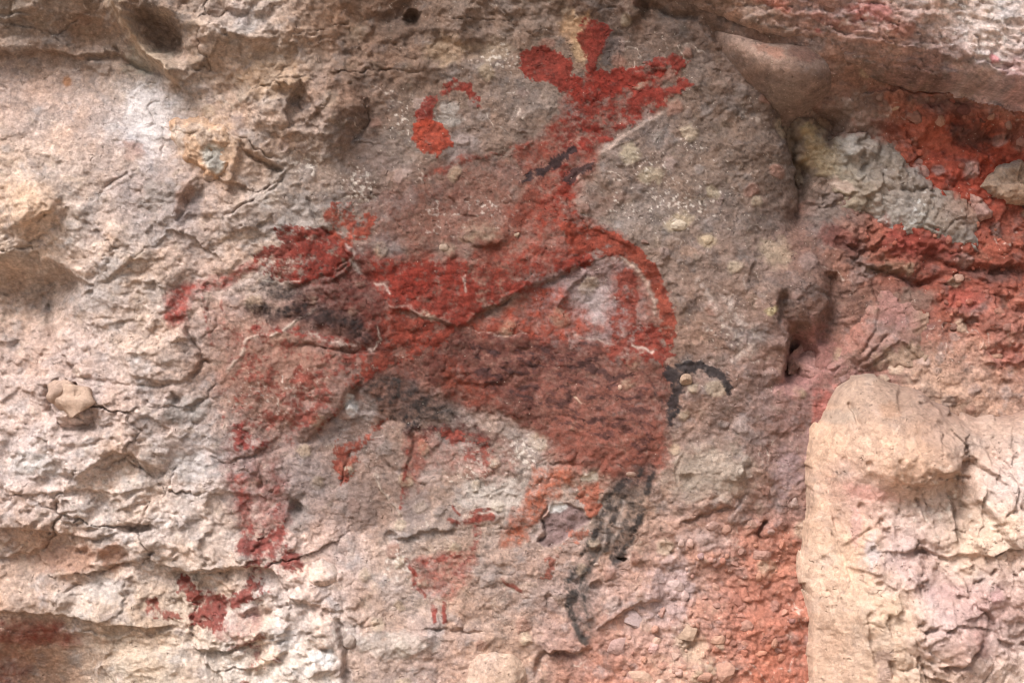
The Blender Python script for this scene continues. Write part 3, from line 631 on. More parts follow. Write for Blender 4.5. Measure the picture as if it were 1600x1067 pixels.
F.tint_poly([(846,820),(838,840),(850,846),(858,836)],(190,160,150),4,0.7); F.tint_poly([(858,792),(874,784),(884,794),(872,802),(856,802)],(228,222,218),3,0.9); F.tint_blob(922,748,18,9,(222,206,186),0.9)
F.tint_blob(548,630,12,16,(214,208,204),0.9); F.tint_blob(570,640,20,30,(160,150,146),0.5); F.tint_blob(540,1000,20,20,(180,160,150),0.5); F.tint_blob(620,1005,70,22,(192,178,168),0.6)
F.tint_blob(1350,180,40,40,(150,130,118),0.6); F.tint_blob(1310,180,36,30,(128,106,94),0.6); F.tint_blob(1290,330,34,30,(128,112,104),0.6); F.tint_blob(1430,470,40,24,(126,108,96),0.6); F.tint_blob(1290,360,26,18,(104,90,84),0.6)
F.tint_blob(1310,372,40,18,(120,56,46),0.6,20); F.tint_blob(1520,212,44,22,(94,66,58),0.75); F.tint_blob(1400,200,50,12,(120,60,48),0.6,20); F.tint_blob(1500,172,26,14,(98,66,60),0.7); F.tint_blob(1360,160,26,14,(110,82,72),0.6); F.tint_blob(1590,210,26,20,(120,70,56),0.6); F.tint_blob(1470,395,50,10,(96,60,52),0.6,10); F.tint_blob(1330,390,30,12,(90,60,54),0.6)  # darkest blotches paint shade into hollows and cracks of the red bed
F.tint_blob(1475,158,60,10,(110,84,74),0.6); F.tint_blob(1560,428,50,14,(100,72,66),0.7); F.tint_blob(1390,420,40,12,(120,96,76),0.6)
F.tint_blob(1450,215,70,18,(176,84,56),0.6,20); F.tint_blob(1440,380,50,20,(150,60,46),0.6,14); F.tint_blob(1500,470,34,20,(186,84,66),0.6); F.tint_blob(1405,380,30,24,(150,60,48),0.6)
F.tint_blob(1270,560,40,60,(176,116,108),0.6); F.tint_blob(1290,640,24,40,(176,74,58),0.5); F.tint_blob(1240,600,30,24,(182,128,122),0.6); F.tint_blob(1575,555,40,20,(176,90,74),0.5)
F.tint_blob(1040,930,44,60,(186,160,158),0.6,20); F.tint_blob(1100,840,44,20,(192,158,146),0.6); F.tint_blob(1010,1000,60,30,(196,150,134),0.6); F.tint_blob(1080,1010,26,40,(196,168,140),0.6,-20)
F.tint_blob(1230,740,26,40,(158,130,132),0.5); F.tint_blob(1190,960,60,70,(188,114,90),0.4); F.tint_blob(1225,885,26,60,(190,116,88),0.4)
F.tint_blob(60,996,70,18,(158,92,74),0.5); F.tint_blob(110,870,60,26,(176,120,90),0.5); F.tint_blob(176,868,22,26,(184,124,88),0.6); F.tint_blob(150,925,60,16,(216,200,190),0.4)
F.tint_blob(790,350,150,90,(148,108,94),0.5,-10,0.9,40); F.tint_blob(880,250,60,60,(156,104,88),0.4); F.tint_blob(440,560,110,80,(160,112,96),0.5,0,0.9,40); F.tint_blob(560,470,70,70,(132,92,82),0.5)
F.tint_blob(640,220,60,40,(150,132,118),0.3); F.tint_blob(430,570,90,60,(164,122,102),0.5); F.tint_blob(470,640,40,20,(166,112,96),0.4)
for a in ((770,90,60,40,0.0,0),(560,285,36,44,0.05,1),(620,890,44,44,0.02,2),(740,740,70,50,-0.06,3),(640,190,60,44,-0.05,4),(740,330,150,60,-0.12,5),(1050,300,160,120,-0.16,6),(430,620,120,70,-0.15,7),(520,1000,80,60,-0.05,8),(200,760,200,120,-0.14,9),(820,700,40,40,0.0,10),(480,250,60,40,-0.05,11)):
    F.speckle(*a[:4], (216,200,186), a[4], 7, 0.7, seed=a[5])
F.speckle(1140,505,70,70,(206,186,170),-0.12,7,0.6)
F.tint_line([(1082,432),(1110,470),(1136,505),(1164,540)],(196,176,164),6,0.5,0.4); F.tint_line([(1126,455),(1150,490),(1176,520),(1192,540)],(196,176,164),6,0.5,0.4); F.tint_line([(1136,566),(1158,552),(1180,540)],(198,178,166),6,0.5,0.4)
F.tint_line([(352,590),(372,560),(384,530),(402,524),(440,518),(472,500),(500,480)],(214,190,172),3,0.9,0.2)
F.tint_line([(476,520),(520,530),(566,540),(598,556)],(206,178,164),3,0.8,0.3); F.tint_line([(585,735),(600,770),(632,806)],(200,178,160),3,0.6,0.3)
F.tint_line([(880,300),(926,250),(980,208),(1040,168)],(196,166,148),4,0.5,0.35)

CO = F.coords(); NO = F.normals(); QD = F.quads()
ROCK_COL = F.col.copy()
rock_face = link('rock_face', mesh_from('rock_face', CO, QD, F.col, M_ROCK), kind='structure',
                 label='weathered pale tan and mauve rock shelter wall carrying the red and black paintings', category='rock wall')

# ------------------------------------------------------------------ the paintings: thin pigment films lying on the rock
shape = F.h.shape
BEST = np.full(shape, 0.0, f32); OWNER = np.full(shape, -1, np.int32); TOTAL = np.zeros(shape, f32)
FILM = ROCK_COL.copy()
PARTS = []       # (painting index, part name, optional label)
PAINTINGS = []   # (name, label, category)
WEAR1 = fbm(X0, Y0, 22, 4, 501, 0.62); WEAR2 = fbm(X0, Y0, 7, 3, 511, 0.7); WEAR3 = fbm(X0, Y0, 60, 3, 521)
STREAK = fbm(X * f32(0.3) + Y * f32(0.12), Y - X * f32(0.25) + WEAR3 * 14, 11, 4, 531)
TONE = fbm(X0, Y0, 16, 4, 541, 0.6)

NSTD = float(np.std(1.0 * WEAR1 + 0.6 * WEAR2 + 0.5 * WEAR3))

def painting(name, label, group='rock paintings on the shelter wall'):
    PAINTINGS.append((name, label, group)); return len(PAINTINGS) - 1

def part(pi, name, label=None):
    PARTS.append((pi, name, label)); return len(PARTS) - 1

def lay(k, w, m, rgb, full, wear, streak=0.0):
    """m: 0-1 outline mask in window w; full: how much pigment survives (0-1); wear: how ragged it is."""
    n = (1.0 * WEAR1[w] + 0.6 * WEAR2[w] + 0.5 * WEAR3[w] + 0.8 * streak * STREAK[w]) / NSTD
    b = math.log(full / (1 - full)) / 1.5
    cov = sstep(-1.15, 1.15, b + n * wear + (m - 1) * 3.4) * sstep(0.02, 0.3, m)
    cov = cov * min(0.93, 0.62 + 0.36 * full)
    tone = 1 + 0.55 * TONE[w] + 0.5 * WEAR2[w]
    pg = lin(rgb) * ALB * f32(0.56); pg = pg * 0.90 + pg.mean() * 0.10
    c = pg[None, None] * tone[..., None]
    c = c * (1 + 0.25 * WEAR3[w][..., None] * np.array([0.3, -0.3, -0.5], f32))
    FILM[w] = FILM[w] * (1 - cov[..., None]) + c * cov[..., None]
    TOTAL[w] = 1 - (1 - TOTAL[w]) * (1 - cov)
    win = cov > np.maximum(BEST[w] * 0.8, 0.02)
    BEST[w] = np.where(win, cov, BEST[w]); OWNER[w] = np.where(win, k, OWNER[w])

def fill(k, pts, rgb, full=0.9, wear=1.0, soft=4, streak=0.0):
    w, d = F.poly(pts, soft + 14)
    d = d + (10 * WEAR1[w] + 6 * WEAR2[w]) * min(1.0, soft / 5)
    lay(k, w, sstep(-soft, soft, d), rgb, full, wear, streak)

def wash(k, pts, rgb, alpha=0.6, soft=14, streak=0.0):
    """Thin pigment soaked into the stone: translucent, with no hard edge."""
    w, d = F.poly(pts, soft * 1.5 + 16)
    d = d + (16 * WEAR1[w] + 22 * WEAR3[w]) * min(1.0, soft / 16) ** 1.3
    cov = alpha * sstep(-soft, soft, d) * np.clip(0.86 + 1.0 * WEAR1[w] + 0.7 * WEAR2[w] + streak * STREAK[w], 0.08, 1.3)
    cov = np.clip(cov, 0, 0.95)
    c = (lin(rgb) * ALB * f32(0.60))[None, None] * (1 + 0.5 * TONE[w] + 0.4 * WEAR2[w])[..., None]
    FILM[w] = FILM[w] * (1 - cov[..., None]) + c * cov[..., None]
    TOTAL[w] = 1 - (1 - TOTAL[w]) * (1 - cov)
    win = cov > np.maximum(BEST[w] * 0.8, 0.02)
    BEST[w] = np.where(win, cov, BEST[w]); OWNER[w] = np.where(win, k, OWNER[w])

def stroke(k, pts, rgb, width=5, full=0.85, wear=1.0, streak=0.0):
    w, d, sg, t = F.line(pts, width * 2 + 6)
    d = d + 7 * WEAR1[w] + 4 * WEAR2[w]
    lay(k, w, sstep(width * 1.6, width * 0.4, d), rgb, full, wear, streak)

RED = (163, 58, 40); DRED = (142, 62, 48); ORA = (188, 74, 46); BLK = (74, 64, 64); BODY = (146, 90, 78); PINK = (176, 104, 88); OCH = (178, 96, 68)

# large red deer with black edging (body first, later strokes lie over it)
a = painting('painted_deer', 'large reddish brown deer painting with black tail and black hind legs, middle of wall')
k = part(a, 'body')
wash(k, [(560,480),(611,478),(700,500),(766,515),(834,520),(901,528),(948,535),(982,560),(1030,562),(1052,586),(1048,637),(1048,690),(1036,730),(1000,756),(950,748),(900,732),(868,700),(834,674),(800,656),(759,645),(719,637),(692,620),(648,592),(610,580),(570,592),(537,606),(574,565),(590,548),(566,520)], (138,86,74), 0.84, 9, 0.4)
wash(k, [(850,660),(1040,660),(1044,740),(1000,764),(940,760),(880,740),(840,710)], (170,100,84), 0.55, 18)
wash(k, [(700,512),(834,524),(930,540),(890,600),(820,650),(740,636),(660,600),(640,560)], (106,58,50), 0.62, 26, 0.6)
wash(k, [(830,590),(1000,610),(1034,690),(970,735),(880,690)], (176,108,92), 0.4, 26, 0.5)
fill(k, [(570,492),(611,485),(648,485),(682,505),(712,515),(699,539),(672,552),(641,559),(608,569),(587,583),(560,593),(543,606),(537,600),(574,569),(594,556),(577,539),(564,512)], (158,64,44), 0.78, 0.8, 8)
wash(k, [(690,560),(760,590),(800,640),(740,630),(690,600)], (166,78,54), 0.4, 14)
k2 = part(a, 'outline', 'thin black hatching along the back and flank')
stroke(k2, [(730,518),(800,524),(870,530),(930,540)], BLK, 4, 0.45, 1.2, 0.4)
fill(k2, [(720,525),(960,555),(1040,640),(1010,720),(880,670),(740,620)], (80,60,60), 0.2, 1.0, 20, 1.6)
stroke(k2, [(990,566),(1020,600),(1040,640)], BLK, 4, 0.25, 1.2)
k = part(a, 'belly_band', 'black smudged underside of the belly')
wash(k, [(556,600),(590,586),(640,592),(690,625),(730,660),(770,680),(790,700),(740,700),(690,672),(640,664),(600,640),(560,615)], (64,57,55), 0.8, 10)
fill(k, [(600,640),(640,650),(700,672),(760,690),(764,700),(700,690),(640,670)], (70,62,62), 0.6, 1.1, 8)
k = part(a, 'tail', 'short black curled tail')
fill(k, [(1034,568),(1060,565),(1094,565),(1121,572),(1138,585),(1144,600),(1142,618),(1132,614),(1124,594),(1104,583),(1080,580),(1069,600),(1060,632),(1050,664),(1043,672),(1042,640),(1046,600)], (66,60,62), 0.84, 0.55, 3.5)
k = part(a, 'leg', 'black hind leg sweeping down to the left')
wash(k, [(966,742),(990,750),(976,790),(956,830),(936,866),(918,905),(920,936),(935,963),(930,994),(912,1004),(894,977),(881,936),(886,900),(901,862),(918,825),(938,785)], (88,82,79), 0.58, 6, 0.7)
stroke(k, [(1000,738),(968,762),(938,812),(908,862),(888,910)], (70,64,63), 8, 0.52, 0.9)
stroke(k, [(975,775),(955,815),(930,858)], (72,66,65), 6, 0.46, 0.9)
stroke(k, [(886,905),(890,950),(912,1002)], (78,74,71), 8, 0.62, 0.8)
stroke(k, [(955,840),(930,870),(905,905),(892,945)], (84,78,75), 9, 0.6, 0.8)
stroke(k, [(910,920),(916,955),(926,990)], (84,80,76), 3.5, 0.4, 1.1)
k = part(a, 'leg', 'shorter black hind leg on the right')
wash(k, [(986,727),(1016,724),(1027,744),(1013,775),(1006,818),(986,849),(969,876),(953,882),(958,850),(976,806),(984,764)], (84,78,75), 0.6, 6, 0.7)
stroke(k, [(1020,732),(1008,790),(986,842),(962,878)], (66,61,60), 8, 0.55, 0.9)
stroke(k, [(1000,735),(990,790),(972,830),(956,872)], (70,64,63), 6, 0.46, 0.9)

# upper figure: lobed head, neck, back and two red hind legs
a = painting('painted_figure', 'red figure with three rounded lobes for a head leaning across upper wall')
k = part(a, 'back')
wash(k, [(893,300),(905,335),(935,352),(969,370),(1000,400),(962,403),(928,400),(867,424),(817,440),(770,446),(720,420),(740,396),(780,370),(810,330),(845,290)], (158,76,60), 0.66, 14)
wash(k, [(560,395),(620,392),(720,398),(800,400),(880,392),(930,394),(900,424),(820,456),(760,490),(712,516),(650,490),(590,470),(560,440)], (148,60,46), 0.62, 14)
fill(k, [(577,411),(614,406),(641,414),(682,406),(729,414),(746,431),(786,438),(817,431),(867,414),(901,397),(928,390),(962,401),(928,407),(911,421),(867,428),(824,448),(793,461),(766,482),(732,502),(712,512),(689,502),(665,492),(648,483),(608,482),(587,461),(574,438)], (158,60,44), 0.76, 0.8, 9)
wash(k, [(732,513),(790,478),(840,453),(880,442),(890,470),(924,488),(944,519),(901,534),(807,524),(732,519)], (166,80,62), 0.76, 9)
fill(k, [(577,411),(640,412),(720,416),(700,450),(640,470),(590,452)], RED, 0.55, 1.0, 10)
k = part(a, 'neck')
wash(k, [(888,136),(935,116),(1010,106),(1042,116),(1030,140),(1062,136),(1026,169),(999,184),(969,208),(948,225),(934,245),(917,267),(902,287),(897,310),(910,345),(880,360),(820,352),(790,340),(830,300),(812,262),(800,246),(834,220),(854,194),(876,175),(876,160)], (154,68,52), 0.72, 9)
fill(k, [(890,145),(960,130),(1000,140),(960,190),(900,230),(860,240),(850,215),(880,180)], (146,54,40), 0.5, 1.0, 12)
fill(k, [(870,250),(912,262),(893,300),(905,340),(870,350),(840,320)], RED, 0.5, 1.0, 10)
k = part(a, 'shoulder_wash', 'faint red wash running down to the left')
wash(k, [(838,220),(800,236),(740,250),(680,272),(600,306),(560,330),(600,380),(680,400),(760,400),(820,350),(860,290)], (128,76,62), 0.56, 24)
stroke(k, [(838,226),(780,240),(720,252),(660,282)], (156,76,60), 9, 0.34, 1.1)
k = part(a, 'head_lobe', 'upright red lobe')
fill(k, [(911,29),(935,29),(952,44),(947,67),(940,84),(934,96),(935,118),(918,112),(912,84),(903,57),(905,40)], (156,54,40), 0.92, 0.6, 3.5)
k = part(a, 'head_lobe', 'red lobe leaning left')
fill(k, [(812,101),(817,84),(834,73),(854,74),(874,83),(891,94),(898,105),(893,118),(912,118),(906,142),(888,147),(867,138),(840,125),(820,115)], (160,54,38), 0.95, 0.6, 3.5)
k = part(a, 'arm', 'red arm reaching up to the right, with a second below it')
fill(k, [(903,121),(935,110),(965,108),(996,103),(1019,93),(1046,87),(1067,90),(1071,99),(1060,111),(1036,117),(1010,128),(960,150),(910,160),(892,142)], (162,54,38), 0.88, 0.7, 3.5)
fill(k, [(1000,140),(1026,133),(1050,132),(1070,125),(1077,132),(1072,146),(1046,154),(1023,169),(999,184),(969,206),(940,230),(910,240),(900,215),(950,180)], (160,58,44), 0.7, 0.9, 5)
k = part(a, 'black_patch', 'long black patch across the neck')
fill(k, [(812,283),(834,267),(868,246),(891,230),(898,236),(884,253),(854,270),(834,287)], (66,54,56), 0.84, 0.7, 4)
k = part(a, 'black_patch', 'short black patch beside the long one')
fill(k, [(874,280),(895,260),(925,253),(918,267),(895,284)], (68,56,56), 0.74, 0.8, 4)
k = part(a, 'grey_patch', 'grey smudge beside the upright lobe')
fill(k, [(952,51),(972,64),(959,88),(945,105),(932,101),(942,74)], (112,98,94), 0.72, 0.8, 5)
k = part(a, 'leg', 'outer red hind leg arching down')
fill(k, [(874,350),(928,353),(969,370),(1002,394),(1030,424),(1046,455),(1055,485),(1053,512),(1051,539),(1040,552),(1030,530),(1028,505),(1030,488),(1024,461),(1009,438),(986,414),(962,401),(930,394),(890,398)], (172,76,54), 0.86, 0.7, 3.5)
wash(k, [(955,385),(1000,405),(1034,440),(1046,490),(1040,545),(1000,552),(1006,500),(1000,450),(975,420)], (160,82,64), 0.5, 10)
k = part(a, 'leg', 'inner red hind leg')
wash(k, [(940,395),(980,410),(1004,450),(1004,520),(990,566),(944,568),(950,500),(952,440)], (160,84,68), 0.5, 12)
fill(k, [(950,395),(969,428),(965,461),(964,492),(954,522),(948,566),(979,569),(986,542),(994,512),(997,478),(998,448),(984,421),(966,402)], (160,74,58), 0.74, 0.9, 4)
fill(k, [(990,512),(1030,512),(1051,539),(1050,560),(1033,569),(1010,562),(986,546)], (162,66,50), 0.78, 0.9, 5)

# crescent
a = painting('painted_crescent', 'bright orange red crescent with a swollen lower end, upper middle')
k = part(a, 'horn')
fill(k, [(716,127),(733,135),(746,148),(752,165),(738,160),(726,143),(709,142),(692,152),(681,169),(674,189),(668,200),(645,200),(643,188),(645,179),(658,162),(675,145),(695,132)], (162,52,36), 0.74, 0.95, 3)
k = part(a, 'bulb')
fill(k, [(641,190),(670,186),(688,193),(697,209),(703,231),(688,243),(664,238),(643,218),(639,202)], (194,74,44), 0.92, 0.6, 3)

# left figure with a flared head and a black chest
a = painting('painted_figure', 'dark red figure with flared head, black chest and thin outstretched arm at left')
k = part(a, 'chest', 'dark red and black chest')
wash(k, [(470,372),(545,372),(572,400),(586,440),(606,480),(604,550),(570,562),(540,534),(500,516),(456,494),(460,450),(450,410)], (112,58,50), 0.78, 12)
k = part(a, 'head')
fill(k, [(395,405),(410,392),(440,386),(436,370),(424,356),(450,350),(490,355),(508,350),(525,370),(548,385),(556,405),(540,420),(520,430),(490,438),(450,440),(430,435),(405,420)], (158,60,46), 0.78, 0.9, 4)
fill(k, [(505,345),(522,322),(550,315),(562,332),(592,340),(580,362),(556,384),(535,390),(520,370)], (172,72,48), 0.72, 0.95, 4)
k = part(a, 'chest_patch', 'charcoal black patch below the head')
wash(k, [(386,452),(398,441),(422,431),(439,441),(472,452),(483,466),(430,470)], (66,58,58), 0.74, 7)
wash(k, [(378,475),(405,476),(456,470),(506,480),(560,498),(600,545),(560,530),(500,508),(456,498),(422,502),(381,490)], (62,53,52), 0.84, 8)
k = part(a, 'arm', 'thin faded red arm bent down at the left end')
wash(k, [(398,408),(354,427),(321,437),(294,447),(270,457),(256,482),(262,506),(281,503),(288,478),(304,456),(338,449),(371,435),(400,422)], (180,86,74), 0.78, 7)
wash(k, [(258,452),(300,446),(320,456),(296,480),(290,512),(262,512),(250,480)], (184,92,82), 0.6, 9)
stroke(k, [(314,461),(322,490),(332,520),(340,566)], (178,84,74), 5, 0.42, 1.2)
stroke(k, [(346,470),(352,500),(346,530)], (178,84,74), 5, 0.24, 1.3)
k = part(a, 'lower_wash', 'red streaks and specks scattered under the arm')
wash(k, [(330,470),(400,500),(500,520),(600,555),(566,600),(520,655),(450,700),(370,700),(345,640),(340,560)], (150,92,76), 0.34, 26)
fill(k, [(340,510),(400,500),(500,520),(590,550),(560,600),(520,650),(460,690),(380,700),(350,640),(360,580)], (164,68,54), 0.24, 1.2, 16)
stroke(k, [(376,508),(420,512),(480,522),(540,530)], (166,62,52), 6, 0.46, 1.2)
stroke(k, [(590,575),(560,600),(535,630),(512,660),(500,676)], (166,66,48), 7, 0.52, 1.1)

# painted patches low on the wall
a = painting('painted_mark', 'orange red patches beside a loose brown flake left of centre', )
k = part(a, 'patch'); fill(k, [(520,690),(546,690),(560,680),(585,664),(600,656),(596,676),(560,700),(548,752),(528,758),(520,730)], (172,74,50), 0.66, 1.0, 5)
k = part(a, 'patch'); wash(k, [(626,690),(650,680),(662,690),(660,730),(652,766),(644,740),(634,770),(630,740)], (160,76,62), 0.5, 7)
stroke(k, [(632,690),(634,730),(626,790)], (164,64,50), 4, 0.5, 1.1)
k = part(a, 'patch'); fill(k, [(690,670),(730,680),(780,700),(772,738),(740,724),(700,700)], (170,72,60), 0.34, 1.3, 6, 0.3)
wash(k, [(640,676),(720,668),(800,690),(810,740),(760,750),(690,740),(640,720)], (176,96,80), 0.34, 18)
a = painting('painted_mark', 'pale orange painted patch wrapped round a purple stone scar, below deer belly')
k = part(a, 'patch'); wash(k, [(834,727),(894,727),(901,764),(884,758),(868,778),(854,781),(847,805),(836,818),(826,840),(807,852),(786,852),(786,832),(803,808),(820,781)], (206,120,92), 0.78, 8)
k = part(a, 'patch'); fill(k, [(901,756),(935,754),(939,788),(925,805),(905,798)], (204,116,88), 0.8, 0.9, 5)
k = part(a, 'patch'); fill(k, [(888,832),(918,822),(908,849),(878,855)], (200,116,90), 0.75, 0.9, 5); fill(k, [(858,866),(876,864),(862,890),(838,906)], (182,100,80), 0.5, 1.1, 5)
a = painting('painted_animal', 'small thin red animal with branching antlers, low on the wall')
k = part(a, 'antlers')
stroke(k, [(708,795),(720,806),(740,803),(764,796)], (168,74,58), 5, 0.72, 1.0); stroke(k, [(702,815),(722,824),(742,816),(766,808)], (168,74,58), 6, 0.72, 1.0)
k = part(a, 'head'); stroke(k, [(744,812),(745,828),(746,844)], (168,76,62), 8, 0.66, 1.0)
k = part(a, 'body'); wash(k, [(640,880),(690,868),(746,850),(752,870),(735,890),(720,930),(680,936),(660,925)], (180,98,84), 0.58, 9)
stroke(k, [(634,876),(646,898),(652,918),(664,932)], (170,68,52), 5, 0.74, 0.9); stroke(k, [(664,880),(705,866),(746,855)], (168,80,66), 6, 0.5, 1.1); stroke(k, [(746,850),(724,878),(706,900)], (158,84,74), 5, 0.5, 1.0)
for p_ in ([(672,934),(674,952),(677,970)], [(690,938),(692,955),(695,972)]):
    k = part(a, 'leg'); stroke(k, p_, (170,66,54), 5, 0.76, 0.9)
k = part(a, 'leg'); stroke(k, [(758,892),(775,900),(790,908),(814,922)], (170,80,64), 5, 0.6, 1.1); stroke(k, [(762,876),(780,874)], (170,80,66), 5, 0.5, 1.1)
a = painting('painted_mark', 'faded red pair of stripes ending in a ragged blotch, lower left')
k = part(a, 'stripe'); wash(k, [(364,734),(391,737),(391,788),(398,818),(392,830),(378,830),(371,788),(358,747)], (186,96,84), 0.74, 8)
wash(k, [(350,690),(400,690),(440,720),(450,800),(470,880),(380,890),(360,800)], (158,92,84), 0.36, 18); fill(k, [(346,656),(372,660),(408,690),(392,700),(364,690)], (172,76,68), 0.4, 1.2, 6)
k = part(a, 'stripe'); stroke(k, [(432,740),(435,775),(430,810)], (172,92,84), 6, 0.34, 1.3)
wash(k, [(400,740),(450,740),(452,830),(410,836)], (170,96,88), 0.34, 14)
k = part(a, 'blotch'); fill(k, [(381,825),(398,818),(405,838),(435,825),(447,818),(453,849),(472,866),(472,893),(439,896),(435,872),(418,889),(381,882),(375,852)], (176,84,74), 0.76, 0.8, 8)
a = painting('painted_mark', 'dark red angular painted mark under a ledge at lower left')
k = part(a, 'upper_stroke'); fill(k, [(270,900),(294,900),(317,926),(358,930),(385,904),(414,906),(418,924),(388,940),(360,956),(348,974),(314,980),(294,974),(306,950),(283,926)], (170,74,62), 0.84, 0.7, 5)
k = part(a, 'left_stroke', 'short stroke pointing left'); fill(k, [(226,934),(250,941),(285,966),(263,969),(229,957)], (168,74,58), 0.66, 1.0, 4)
k = part(a, 'lower_wash'); wash(k, [(340,960),(398,950),(412,975),(380,1000),(340,1000)], (180,104,96), 0.42, 8); stroke(k, [(352,1008),(385,1002),(420,990)], (162,86,74), 7, 0.5, 1.0)
a = painting('painted_mark', 'blurred dark red streak on the brown ledge at bottom left corner')
k = part(a, 'streak'); wash(k, [(-20,972),(67,966),(98,974),(118,994),(125,1004),(67,1006),(34,1000),(-20,990)], (150,66,54), 0.6, 9, 0.4)
k = part(a, 'streak'); wash(k, [(-20,1015),(30,1016),(52,1040),(30,1067),(-20,1080)], (142,74,60), 0.5, 12)
a = painting('painted_mark', 'small red specks on the bright pale rock at the bottom')
k = part(a, 'speck'); fill(k, [(360,1010),(430,1005),(440,1060),(390,1070)], (196,110,96), 0.17, 1.5, 10)

def chip(pts, width, rgb, op=0.8, brk=0.0):
    w, d, sg, t = F.line(pts, width * 3)
    m = np.exp(-(d / (width * 0.62)) ** 2) * sstep(0, .08, t) * sstep(0, .08, 1 - t) * sstep(-0.5, 0.3, WEAR2[w] + 0.3 - brk) * op * 0.8
    FILM[w] = FILM[w] * (1 - m[..., None]) + alb(rgb) * m[..., None]
W_ = (214, 196, 180)
chip([(584,446),(602,444),(612,462)], 4, W_, 0.6, 0.1); chip([(604,480),(622,478),(640,476),(652,484),(676,498),(690,506)], 3.0, W_, 0.42, 0.35); chip([(400,438),(440,440),(478,438)], 2.2, W_, 0.7, 0.3)
chip([(726,515),(770,518),(830,524)], 2.2, W_, 0.4, 0.4); chip([(890,524),(930,532),(960,540)], 3, W_, 0.4, 0.3); chip([(962,401),(986,416),(1010,440),(1022,470),(1020,500)], 5, (190,164,146), 0.8, 0.1); chip([(985,540),(1004,548),(1020,552)], 4, W_, 0.8, 0.1)
chip([(948,300),(930,340)], 3, W_, 0.4, 0.2); chip([(1050,566),(1085,562),(1120,570),(1148,592)], 2, (200,178,164), 0.5, 0.3); chip([(540,380),(556,396),(548,408),(568,432)], 5, (186,170,160), 0.75, 0.1)
chip([(950,800),(938,860),(930,900)], 5, (178,156,144), 0.6, 0.2); chip([(975,780),(962,830),(950,860)], 5, (180,158,146), 0.7, 0.1); chip([(590,508),(594,530),(584,548)], 2.4, W_, 0.6, 0.2)
chip([(900,618),(912,630)], 3, (210,180,150), 0.8); chip([(724,430),(728,462)], 2.4, W_, 0.6, 0.2); chip([(990,110),(1044,108)], 3, (170,150,136), 0.5, 0.3); chip([(1036,110),(1046,106)], 4, (160,146,136), 0.9)
chip([(908,746),(934,750)], 12, (222,206,188), 1.0); chip([(858,796),(880,790)], 8, (226,220,216), 1.0); chip([(540,628),(552,640)], 9, (214,208,204), 0.9, 0.1); chip([(846,838),(856,830)], 7, (196,166,154), 0.9)
# each film is the rock's own surface raised by a fraction of a millimetre, feathering under at its ragged edge
lift = (np.clip(TOTAL, 0, 1) - 0.10) * 0.0009
FCO = CO + NO * np.clip(lift, -0.0002, 0.0006)[..., None]
tf = TOTAL.ravel()[QD]; fmax = tf.max(1)
big = tf.argmax(1); owner = OWNER.ravel()[QD[np.arange(len(QD)), big]]
sel = (fmax > 0.10) & (owner >= 0)
roots = []
for name, label, grp in PAINTINGS:
    r = bpy.data.objects.new(name, None); C.objects.link(r)
    r.empty_display_size = 0.03
    r['label'] = label; r['category'] = 'rock painting'; r['group'] = grp
    roots.append(r)
done = {}
for k, (pi, name, label) in enumerate(PARTS):
    q = QD[sel & (owner == k)]
    if len(q) < 6: continue
    o = link(name, mesh_from(name, FCO, q, FILM, M_PAINT))
    if label: o['label'] = label
    if name in ('outline', 'speck'): o['kind'] = 'stuff'     # flecks too fine to pick apart
    done.setdefault(pi, []).append(o)
for pi, obs in done.items():
    v = np.concatenate([np.array([ob.data.vertices[i].co[:] for i in (0, len(ob.data.vertices) // 2, len(ob.data.vertices) - 1)]) for ob in obs])
    c = v.mean(0); c[2] = v[:, 2].min(); roots[pi].location = c.tolist()
    for ob in obs:
        ob.parent = roots[pi]; ob.location = (-c).tolist()

# ------------------------------------------------------------------ rocks that stand out from the face
def solid_rock(outline, thick, shoulder, name, mat, box, step, depth=None, seed=0, sink=70, power=0.5, carve=None, colour=None, warp=0.6, keep_margin=10, rag=0, blur=0, **props):
    """A rock with its own rounded flanks that run back into the face behind it."""
    x0, y0, x1, y1 = box
    xs = lines_axis(x0, max(x0, -20), min(x1, 1620), x1, step) if x1 > 1700 else np.arange(x0, x1, step)
    ys = lines_axis(y0, max(y0, -20), min(y1, 1087), y1, step) if (y1 > 1150 or y0 < -100) else np.arange(y0, y1, step)
    G = Field(xs, ys, depth, warp, seed)
    _, d = G.poly(outline, 0, X=G.X, Y=G.Y)
    if rag:
        _, _, rc, _, _ = worley(G.X0, G.Y0, 36, 51 + seed)
        d = d + rag * (0.8 * fbm(G.X0, G.Y0, 110, 2, 881 + seed, 0.5) + 0.75 * (RND[rc, 3] - 0.5))
    base = G.h.copy()
    t = np.clip(d / shoulder, 0, 1)
    G.d = d
    G.h = base - sink + (sink + thick) * (1 - (1 - t) ** 2) ** power
    G.h = np.where(d < 0, base - sink, G.h)
    for _ in range(blur):
        for ax in (0, 1):
            G.h = (np.roll(G.h, 3, ax) + np.roll(G.h, -3, ax) + G.h) / 3
    if carve: carve(G)
    G.col = np.zeros(G.h.shape + (3,), f32)
    colour(G)
    q = G.quads()
    keepf = (d.ravel()[q] > -keep_margin).any(1)
    co = G.coords()
    return link(name, mesh_from(name, co, q[keepf], G.col, mat), **props), G

def flat_colour(G, rgb, a=1.0, seed=0):
    G.col[:] = alb(rgb); G.col = vary(G.col, G.X0, G.Y0, a, seed)

